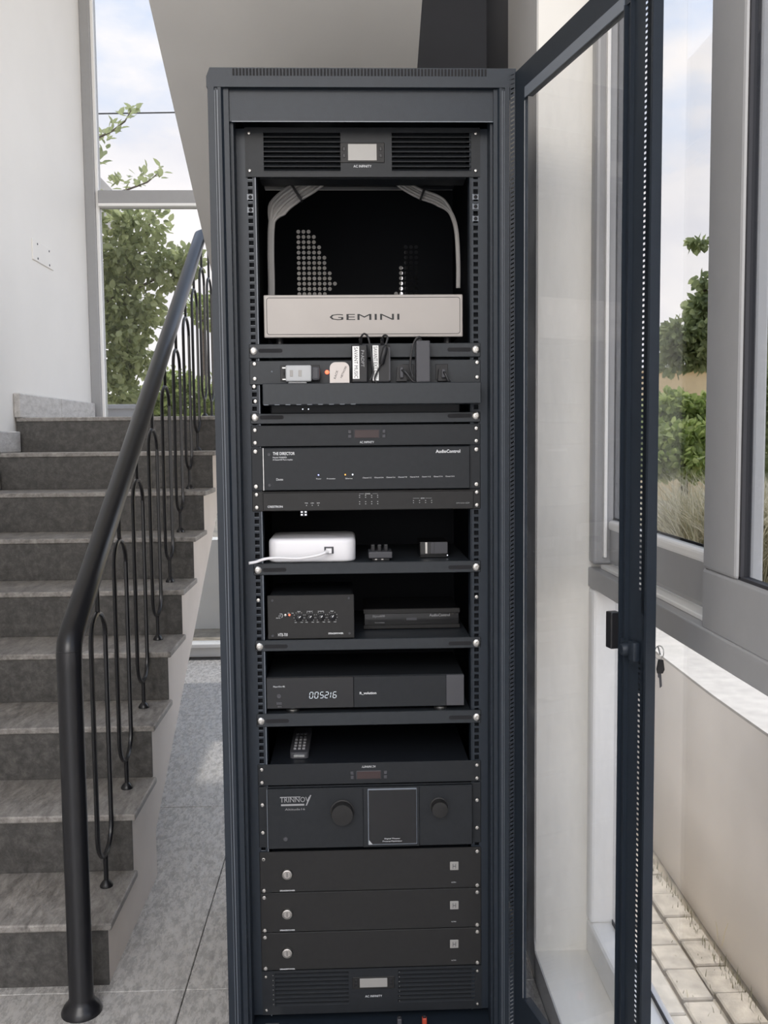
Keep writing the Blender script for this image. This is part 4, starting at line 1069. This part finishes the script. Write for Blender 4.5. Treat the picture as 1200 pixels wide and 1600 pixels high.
MB().rbox(px-0.010, px+0.010, Y0-0.0006, Y0+0.001, pz-0.0075, pz+0.0075, 0.0004, 1).build('port', GREYPL, t)
t2_ = thing('ethernet_cable', 'white network cable plugged into the white router', 'cable', (px, -0.01, z_s3))
MB().rbox(px-0.0062, px+0.0062, Y0-0.016, Y0-0.0008, pz-0.005, pz+0.005, 0.001).build('connector', WHITEPL, t2_)
MB().tube([(px-0.004, Y0-0.015, pz-0.001), (px-0.009, Y0-0.022, pz-0.003)], [0.0048, 0.0034], 10).build('boot', WHITEPL, t2_, smooth=True)
def c3(x, y, Y): p = at(x, y, Y=Y); return (p.x, Y, p.z)
cp_ = smooth([(px-0.008, Y0-0.021, pz-0.0025), c3(495, 868, -0.012), c3(465, 872.5, -0.014), c3(435, 871.5, -0.016), c3(414, 873.5, -0.020), c3(400, 878, -0.026), c3(389, 880, -0.032)])
MB().tube(cp_, 0.0031, 10).build('cable', WHITEPL, t2_, smooth=True)

# little black terminal block and small glossy box on the same shelf
Y0 = 0.02
x0, x1 = xr(576, 865, Y0), xr(613, 865, Y0)
t = thing('terminal_block', 'small black terminal block with upright plugs in the middle of the router shelf', 'connector', ((x0+x1)/2, 0.05, z_s3))
MB().rbox(x0, x1, Y0, Y0+0.06, z_s3+0.006, z_s3+0.020, 0.002).build('case', GREYPL, t)
MB().rbox(x0+0.008, x1-0.006, Y0+0.003, Y0+0.055, z_s3+0.0003, z_s3+0.006, 0.001, 1).build('base', BLACKPL, t)
for k in range(3):
    x = x0+0.010+k*0.014
    MB().rbox(x-0.0045, x+0.0045, Y0+0.020, Y0+0.034, z_s3+0.018, z_s3+0.034, 0.002).build('plug', BLACKPL, t)
for x in (587.5, 597.5):
    MB().box(xr(x, 873, Y0)-0.0022, xr(x, 873, Y0)+0.0022, Y0-0.0004, Y0+0.004, z_s3+0.0025, z_s3+0.005).build('contact', LEDW if False else CHROME, t)
Y0 = 0.06
x0, x1 = xr(656, 855, Y0), xr(700, 855, Y0)
t = thing('set_top_box', 'small glossy black box at the right end of the router shelf', 'electronic box', ((x0+x1)/2, 0.1, z_s3))
MB().rbox(x0, x1, Y0, Y0+0.09, z_s3+0.0003, zr(848, Y0), 0.002).build('case', GLOSSBLACK, t)
for a, b, m in ((664.5, 667.5, CHROME), (673, 678, GREYPL), (678.5, 699, GREYPL)):
    MB().box(xr(a, 855, Y0), xr(b, 855, Y0), Y0-0.0012, Y0+0.002, zr(866, Y0), zr(848.7, Y0)).build('front_strip', m, t)
MB().lathe((xr(699.0, 862, Y0), Y0-0.001, z_s3+0.006), (0, -1, 0), [(0.0014, 0), (0.001, 0.001)], 8).build('side_light', LEDW, t)
# blue-white LED cluster at the underside of the slim unit
t = thing('ethernet_jack', 'lit connector cluster hanging under the slim rack unit above the router', 'connector', (xr(474, 800, 0.05), 0.05, zr(803, 0.05)))
c = (xr(474.5, 801, 0.05), zr(801, 0.05))
MB().rbox(c[0]-0.008, c[0]+0.008, 0.052, 0.07, c[1]-0.007, 1.1595, 0.001, 1).build('housing', BLACKPL, t)
for dx, dz in ((-0.0042, 0.003), (0.0042, 0.003), (-0.0042, -0.003), (0.0042, -0.003)): MB().box(c[0]+dx-0.002, c[0]+dx+0.002, 0.0505, 0.053, c[1]+dz-0.0014, c[1]+dz+0.0014).build('light', LEDW, t)

# subwoofer amplifier (left) and zone amplifier (right) on shelf four
Y0 = 0.004
x0, x1 = xr(418, 960, Y0), xr(553.5, 960, Y0); zt = zr(928.5, Y0)
t = thing('amplifier', 'small black amplifier with four little knobs and a red light', 'amplifier', ((x0+x1)/2, 0.1, z_s4))
MB().rbox(x0+0.003, x1-0.003, Y0+0.003, Y0+0.2, z_s4+0.0004, zt-0.002, 0.002, 1).build('case', DEV, t)
MB().rbox(x0, x1, Y0, Y0+0.004, z_s4+0.002, zt, 0.001, 1).build('face', DEV2, t)
fy = Y0-0.0004
for x, y in ((425.5, 936), (545, 934), (426, 991), (546, 989)): MB().lathe((xr(x, y, Y0), Y0, zr(y, Y0)), (0, -1, 0), [(0.0028, 0), (0.0022, 0.001), (0.0008, 0.0007)], 8).build('screw', GREYPL, t)
for k, (x, nm) in enumerate(((467, 'GAIN'), (484, 'LP ADJUST'), (501.5, 'S-GAIN'), (519, 'DELAY'))):
    X, Z = xr(x, 962, Y0), zr(962.5, Y0)
    kn = MB().lathe((X, Y0, Z), (0, -1, 0), [(0.0085, 0), (0.0085, 0.002), (0.0068, 0.0025), (0.006, 0.011), (0.0045, 0.012)], 18).build('knob', BLACKPL, t, smooth=True)
    a = 0.9-0.1*k; MB().box(-0.0007, 0.0007, -0.0125, -0.0118, 0.001, 0.0062).map(lambda v: Vector((X+v.x*math.cos(a)+v.z*math.sin(a), Y0+v.y, Z-v.x*math.sin(a)+v.z*math.cos(a)))).build('pointer', PRINT, kn)
    mb = MB()
    for j in range(9):
        b = -2.3+4.6*j/8; mb.box(X+math.sin(b)*0.0108-0.0005, X+math.sin(b)*0.0108+0.0005, fy, Y0, Z+math.cos(b)*0.0108-0.0005, Z+math.cos(b)*0.0108+0.0005)
    mb.build('scale', PRINT, t)
    text(nm, X, zr(954.8, Y0), fy, 0.0024, t, w=0.0068 if len(nm) < 6 else 0.0125, align='CENTER')
    text('MIN', X-0.007, zr(971.5, Y0), fy, 0.0021, t, w=0.0045, align='CENTER'); text('MAX', X+0.006, zr(971.5, Y0), fy, 0.0021, t, w=0.0052, align='CENTER')
text('ON', xr(439.5, 957, Y0), zr(958, Y0), fy, 0.0022, t, w=0.004, align='RIGHT'); text('AUTO', xr(439.5, 960, Y0), zr(961, Y0), fy, 0.0022, t, w=0.006, align='RIGHT'); text('MUTE', xr(438, 963.5, Y0), zr(964.3, Y0), fy, 0.0022, t, w=0.009, align='RIGHT')
mb = MB(); c = (xr(438, 959.5, Y0), zr(959.8, Y0)); mb.tube([(c[0]+0.005*math.cos(a), fy, c[1]+0.005*math.sin(a)) for a in [-1.1+2.2*k/6 for k in range(7)]], 0.0004, 5).build('arc', PRINT, t)
MB().lathe((xr(446, 959, Y0), Y0, zr(959, Y0)), (0, -1, 0), [(0.0028, 0), (0.0025, 0.004), (0.001, 0.0045)], 10).build('toggle', CHROME, t)
MB().lathe((xr(452.3, 959, Y0), Y0, zr(959, Y0)), (0, -1, 0), [(0.0022, 0), (0.0016, 0.0012)], 10).build('red_light', LEDR, t)
text('PWR', xr(449.5, 956.5, Y0), zr(957, Y0), fy, 0.0020, t, w=0.004); text('SIG', xr(455.5, 956.5, Y0), zr(957, Y0), fy, 0.0020, t, w=0.004)
text('HTB-700', xr(434.7, 992, Y0), zr(992, Y0), fy, 0.0068, t, w=xr(449.5, 990, Y0)-xr(434.7, 990, Y0))
text('SPEAKERPOWER', xr(513, 989, Y0), zr(990, Y0), fy, 0.0034, t, w=xr(536.5, 989, Y0)-xr(513, 989, Y0), bold=0.02)

Y0 = 0.10
x0, x1 = xr(568, 970, Y0), xr(718.5, 970, Y0); zt = zr(952, Y0); zb_ = zr(983, Y0)
t = thing('amplifier', 'low black amplifier set back to the right of the one with four knobs', 'amplifier', ((x0+x1)/2, 0.15, z_s4))
MB().rbox(x0+0.001, x1-0.001, Y0+0.003, Y0+0.16, zb_, zt, 0.002, 1).build('case', GLOSSBLACK, t)
MB().rbox(x0, x1, Y0-0.002, Y0+0.004, zr(959.5, Y0), zt, 0.001, 1).build('upper_bar', DEV2, t); MB().rbox(x0, x1, Y0-0.002, Y0+0.004, zb_, zr(977, Y0), 0.001, 1).build('lower_bar', DEV2, t)
fy = Y0+0.0026
text('Bijou600', xr(582.5, 964, Y0), zr(965, Y0), fy, 0.0050, t, PRINTDIM, w=0.027); text('POWER', xr(586, 974, Y0), zr(974.5, Y0), fy, 0.0022, t, PRINTDIM, w=0.022)
text('AudioControl', xr(671, 962, Y0), zr(965, Y0), fy, 0.0058, t, PRINTDIM, w=xr(703, 962, Y0)-xr(671, 962, Y0), bold=0.02)
MB().box(xr(635, 968, Y0), xr(651.5, 968, Y0), fy, Y0+0.004, zr(970.5, Y0), zr(966.5, Y0)).build('display', GREYPL, t)
for x in (0.2, 0.8): MB().lathe((x0+(x1-x0)*x, Y0+0.03, z_s4), (0, 0, 1), [(0.009, 0.0003), (0.008, zb_-z_s4)], 12).build('foot', BLACKPL, t)

# media player on shelf five
Y0 = 0.006
x0, x1 = xr(416.5, 1085, Y0), xr(725, 1085, Y0); zt = zr(1056, Y0); zb_ = zr(1105.5, Y0)
t = thing('media_player', 'wide black media player with a digital clock and silver feet', 'media player', (0, 0.1, z_s5))
MB().rbox(x0, x1, Y0+0.002, Y0+0.22, zb_, zt, 0.002, 1).build('case', DEV, t)
xm = xr(553, 1085, Y0); xn = xr(697, 1085, Y0)
MB().rbox(x0, xm-0.0004, Y0-0.001, Y0+0.003, zb_+0.001, zt-0.001, 0.0008, 1).build('face', GLOSSBLACK, t); MB().rbox(xm, xn, Y0-0.0016, Y0+0.003, zb_+0.001, zt-0.001, 0.0008, 1).build('face', DEV, t); MB().rbox(xn+0.0003, x1, Y0-0.001, Y0+0.003, zb_+0.001, zt-0.001, 0.0008, 1).build('face', GREYPL, t)
fy = Y0-0.0020
def digit(s_, x, z, w, h, parent, skew=0.12):
    seg = {'0': 'abcdef', '1': 'bc', '2': 'abged', '3': 'abgcd', '4': 'fgbc', '5': 'afgcd', '6': 'afgedc', '7': 'abc', '8': 'abcdefg', '9': 'abcdfg'}[s_]
    th = 0.0006; mb = MB()
    L = {'a': (0, h, w, h), 'g': (0, h/2, w, h/2), 'd': (0, 0, w, 0), 'f': (0, h/2, 0, h), 'b': (w, h/2, w, h), 'e': (0, 0, 0, h/2), 'c': (w, 0, w, h/2)}
    for c in seg:
        a, b, c2, d = L[c]; g = 0.0008
        if a == c2: q = [(a-th, b+g), (a+th, b+g), (a+th, d-g), (a-th, d-g)]
        else: q = [(a+g, b-th), (c2-g, b-th), (c2-g, b+th), (a+g, b+th)]
        mb.add([(x+p[0]+p[1]*skew, fy, z+p[1]) for p in q], [(0, 1, 2, 3)])
    mb.build('digit', DIGIT, parent)
for s_, x in (('0', 483.5), ('0', 491.5), ('5', 499.8), ('2', 507.5), ('1', 511.2), ('6', 520)):
    digit(s_, xr(x, 1089, Y0), zr(1089, Y0), 0.0068, 0.0130, t)
text('R_volution', xr(562, 1081, Y0), zr(1084.2, Y0), fy-0.0005, 0.0052, t, w=xr(588, 1081, Y0)-xr(562, 1081, Y0), bold=0.02)
text('PlayerOne 8K', xr(427, 1070, Y0), zr(1071.2, Y0), fy, 0.0034, t, w=xr(445.5, 1070, Y0)-xr(427, 1070, Y0))
MB().lathe((xr(436, 1085, Y0), Y0-0.001, zr(1085, Y0)), (0, -1, 0), [(0.0045, 0), (0.0045, 0.0008), (0.0035, 0.0012), (0.002, 0.0006)], 14).build('jack', GREYPL, t)
MB().rbox(xr(432, 1097, Y0), xr(440.5, 1097, Y0), Y0-0.002, Y0, zr(1098.5, Y0), zr(1094.5, Y0), 0.0005, 1).build('usb_port', GREYPL, t)
text('USB 3.0', xr(434, 1101, Y0), zr(1102.0, Y0), fy, 0.0020, t, PRINTDIM, w=0.008)
for x in (457, 689):
    X = xr(x, 1108, Y0); MB().lathe((X, Y0+0.014, z_s5+0.0003), (0, 0, 1), [(0.013, 0), (0.014, 0.002), (0.014, 0.006), (0.010, zb_-z_s5-0.0003)], 18).build('foot', CHROME, t, smooth=True, label='silver foot')

# remote control lying on the controller strip
z0 = z_c2-0.001
x0, x1 = xr(453.5, 1180, 0.05), xr(482.5, 1180, 0.05)
t = thing('remote_control', 'small black remote control lying on the lower bay left of centre', 'remote control', ((x0+x1)/2, 0.12, z0))
MB().add([(p[0], p[1], z0+h) for h in (0.0004, 0.014) for p in rrect(x0, x1, 0.035, 0.215, 0.010, 5)], [tuple(range(24))[::-1], tuple(range(24, 48))]+[(i, (i+1) % 24, 24+(i+1) % 24, 24+i) for i in range(24)]).build('case', GREYPL, t)
for r in range(6):
    for c in range(3):
        MB().rbox(x0+0.007+c*0.0095, x0+0.0135+c*0.0095, 0.055+r*0.021, 0.066+r*0.021, z0+0.013, z0+0.0165, 0.001, 1).build('button', PRINTDIM if r < 4 else GREYPL, t)
MB().rbox(x0+0.008, x1-0.008, 0.033, 0.045, z0+0.003, z0+0.009, 0.001, 1).build('end_cap', ZINC, t)

# sound processor
z1, z0 = zr(1225.5), zr(1320)
t = panel_root('sound_processor', 'black three-unit processor with two round knobs and a large dark screen', 'processor', z0)
panel(t, z0, z1, DEV, -0.003); body(t, z0+0.002, z1-0.002)
xa, xb = xr(419, 1270), xr(737, 1270)
MB().rbox(xa, xb, -0.016, -0.003, z0+0.002, z1-0.001, 0.0015, 1).build('face', DEV, t)
MB().box(xa-0.0012, xa, -0.015, -0.003, z0+0.002, z1-0.002).build('bright_edge', RACKEDGE, t)
MB().rbox(xr(567, 1270), xr(655, 1270), -0.0185, -0.015, z0+0.002, z1-0.001, 0.002, 1).build('centre_panel', DEV, t)
def knob(x, y, r):
    c = (xr(x, y), -0.016, zr(y)); MB().lathe(c, (0, -1, 0), [(r*1.12, 0), (r*1.12, 0.002), (r, 0.003), (r, 0.020), (r*0.96, 0.023), (r*0.90, 0.0232)], 36).build('knob', DEV2, t, smooth=True)
knob(535, 1262.5, 0.0235); knob(685, 1257.5, 0.0175)
fr = MB().rbox(xr(574.5, 1270), xr(650.5, 1270), -0.0205, -0.018, zr(1314.5), zr(1227.5), 0.001, 1).build('screen_frame', RACKEDGE, t)
MB().rbox(xr(576, 1270), xr(649.5, 1270), -0.0214, -0.020, zr(1313), zr(1229.5), 0.001, 1).build('screen', GLOSSBLACK, fr)
fy = -0.0217
text('Digital Theater', xr(612.5, 1304), zr(1305.5), fy, 0.0026, fr, PRINT, w=0.034, align='CENTER'); text('Preamp/Optimizer', xr(612.5, 1308), zr(1309.5), fy, 0.0026, fr, PRINT, w=0.042, align='CENTER')
MB().prism([(xr(576, 1312), zr(1313)), (xr(582, 1312), zr(1313)), (xr(576, 1306), zr(1306))], 'y', fy-0.0003, fy).build('peeling_corner', CLEARPL, fr)
fy = -0.0164
text('TRINNOV', xr(438.5, 1250), zr(1246.5), fy, 0.0115, t, PRINTDIM, w=xr(484, 1250)-xr(438.5, 1250))
MB().box(xr(440, 1250), xr(476, 1250), fy-0.0001, -0.0158, zr(1252), zr(1249.3)).box(xr(438.5, 1240), xr(470, 1240), fy-0.0001, -0.0158, zr(1239), zr(1238)).add([(xr(478, 1250), fy-0.0001, zr(1252)), (xr(480, 1250), fy-0.0001, zr(1252)), (xr(487, 1238), fy-0.0001, zr(1236)), (xr(485, 1238), fy-0.0001, zr(1236))], [(0, 1, 2, 3)]).build('logo_bars', PRINTDIM, t)
text('Altitude16', xr(446, 1258), zr(1259), fy, 0.0045, t, PRINTDIM, w=xr(477, 1258)-xr(446, 1258))
MB().lathe((xr(447, 1303), -0.016, zr(1303)), (0, -1, 0), [(0.0048, 0), (0.0045, 0.0025), (0.001, 0.003)], 14).build('power_button', GREYPL, t)
for s in (-1, 1):
    for y in (1253, 1296): screw(s*SCX, zr(y), -0.003, t, r=0.0048)

# three power amplifiers
for i, (ya, yb, yk, lab) in enumerate(((1326.5, 1390, 1361, 'uppermost of three matching black power amplifiers, under the processor'), (1390.5, 1452, 1422.5, 'middle of three matching black power amplifiers low in the rack'), (1452.5, 1511, 1483, 'lowest of three matching black power amplifiers, over the bottom vent panel'))):
    z1, z0 = zr(ya), zr(yb)
    t = panel_root('power_amplifier', lab, 'amplifier', z0, 'stacked power amplifiers')
    panel(t, z0+0.0003, z1-0.0003, DEV2, -0.004); body(t, z0+0.002, z1-0.002)
    X, Z = xr(449, yk), zr(yk)
    kn = MB().lathe((X, -0.004, Z), (0, -1, 0), [(0.0120, 0), (0.0120, 0.003), (0.0105, 0.006), (0.0085, 0.0066), (0.0080, 0.0055)], 20).build('power_knob', CHROME, t, smooth=True)
    MB().lathe((X, -0.0092, Z), (0, -1, 0), [(0.0078, 0), (0.0074, 0.001)], 16).build('knob_cap', SILVER, kn)
    MB().box(X-0.0007, X+0.0007, -0.0106, -0.0100, Z-0.005, Z+0.005).build('knob_slot', GREYPL, kn)
    X, Z = xr(709.5, yk-6), zr(yk-6)
    bz = MB().rbox(X-0.0095, X+0.0095, -0.0055, -0.0035, Z-0.0095, Z+0.0095, 0.001, 1).build('badge', LCD, t)
    text('H', X, Z-0.0055, -0.0058, 0.011, bz, GREYPL, w=0.007, align='CENTER', name='emblem')
    text('SPEAKERPOWER', xr(437.5, yk+26), zr(yk+27), -0.0043, 0.0028, t, w=xr(461, yk+26)-xr(437.5, yk+26), bold=0.02)
    text('ULTRA', xr(705, yk+20), zr(yk+20.5), -0.0043, 0.0024, t, w=0.0105)
    for s in (-1, 1):
        for z in (z0+0.006, z1-0.009):
            if not (i == 0 and s < 0 and z > z0+0.02): screw(s*SCX, z, -0.004, t, r=0.0050)

# cable bundles behind the top panel
def bundle(label, spine, Y, ties, n=6, r=0.0042):
    P = smooth([at(x, y, Y=Y) for x, y in spine], 6)
    t = thing('cable_bundle', label, 'cables', P[-1])
    for k in range(n):
        off = (k-(n-1)/2)*r*1.75
        pts = []
        for i, p in enumerate(P):
            d = (P[min(i+1, len(P)-1)]-P[max(i-1, 0)]).normalized(); w = Vector((0, 1, 0)).cross(d)
            f = max(0.2, min(1.0, 1.0-(i-len(P)*0.45)/6))
            pts.append(p+w*off*f+Vector((0, (k % 2)*r*0.9, 0)))
        MB().tube(pts, r, 7).build('cable', GREYCABLE, t, smooth=True)
    for i in ties:
        p = P[i]; d = (P[i+1]-P[i-1]).normalized(); w = Vector((0, 1, 0)).cross(d); h = n*r*0.95
        q = MB().add([p+w*a*h+Vector((0, b*0.010-0.002, 0))+d*c*0.0024 for a in (-1, 1) for b in (-1, 1) for c in (-1, 1)], [(0, 1, 3, 2), (4, 6, 7, 5), (0, 4, 5, 1), (2, 3, 7, 6), (0, 2, 6, 4), (1, 5, 7, 3)])
        q.build('cable_tie', BLACKPL, t)
bundle('thick bundle of grey cables curving down left under the top vent panel', [(505, 270), (485, 286), (458, 303), (436, 322), (425, 345), (423, 390), (424, 440), (424, 470)], 0.12, (11,))
bundle('thinner bundle of grey cables curving down right under the top vent panel', [(610, 268), (628, 286), (655, 302), (684, 313), (703, 330), (713, 360), (716, 410), (716, 450)], 0.16, (13,), n=4, r=0.0032)

# bits of wiring showing at the foot of the rack
for x, y, m, lab in ((663, 1577, REDPL, 'tiny red connector lying at the foot of the rack'), (624, 1574, GREYPL, 'tiny grey connector lying at the foot of the rack')):
    p = at(x, y, Y=-0.03)
    t = thing('connector', lab, 'connector', (p.x, -0.03, 0.03))
    MB().rbox(p.x-0.005, p.x+0.005, -0.036, -0.024, 0.0303, 0.050, 0.0015, 1).build('body', m, t)
    MB().rbox(p.x-0.0035, p.x+0.0035, -0.034, -0.026, 0.0495, 0.055, 0.001, 1).build('tip', BLACKPL, t)
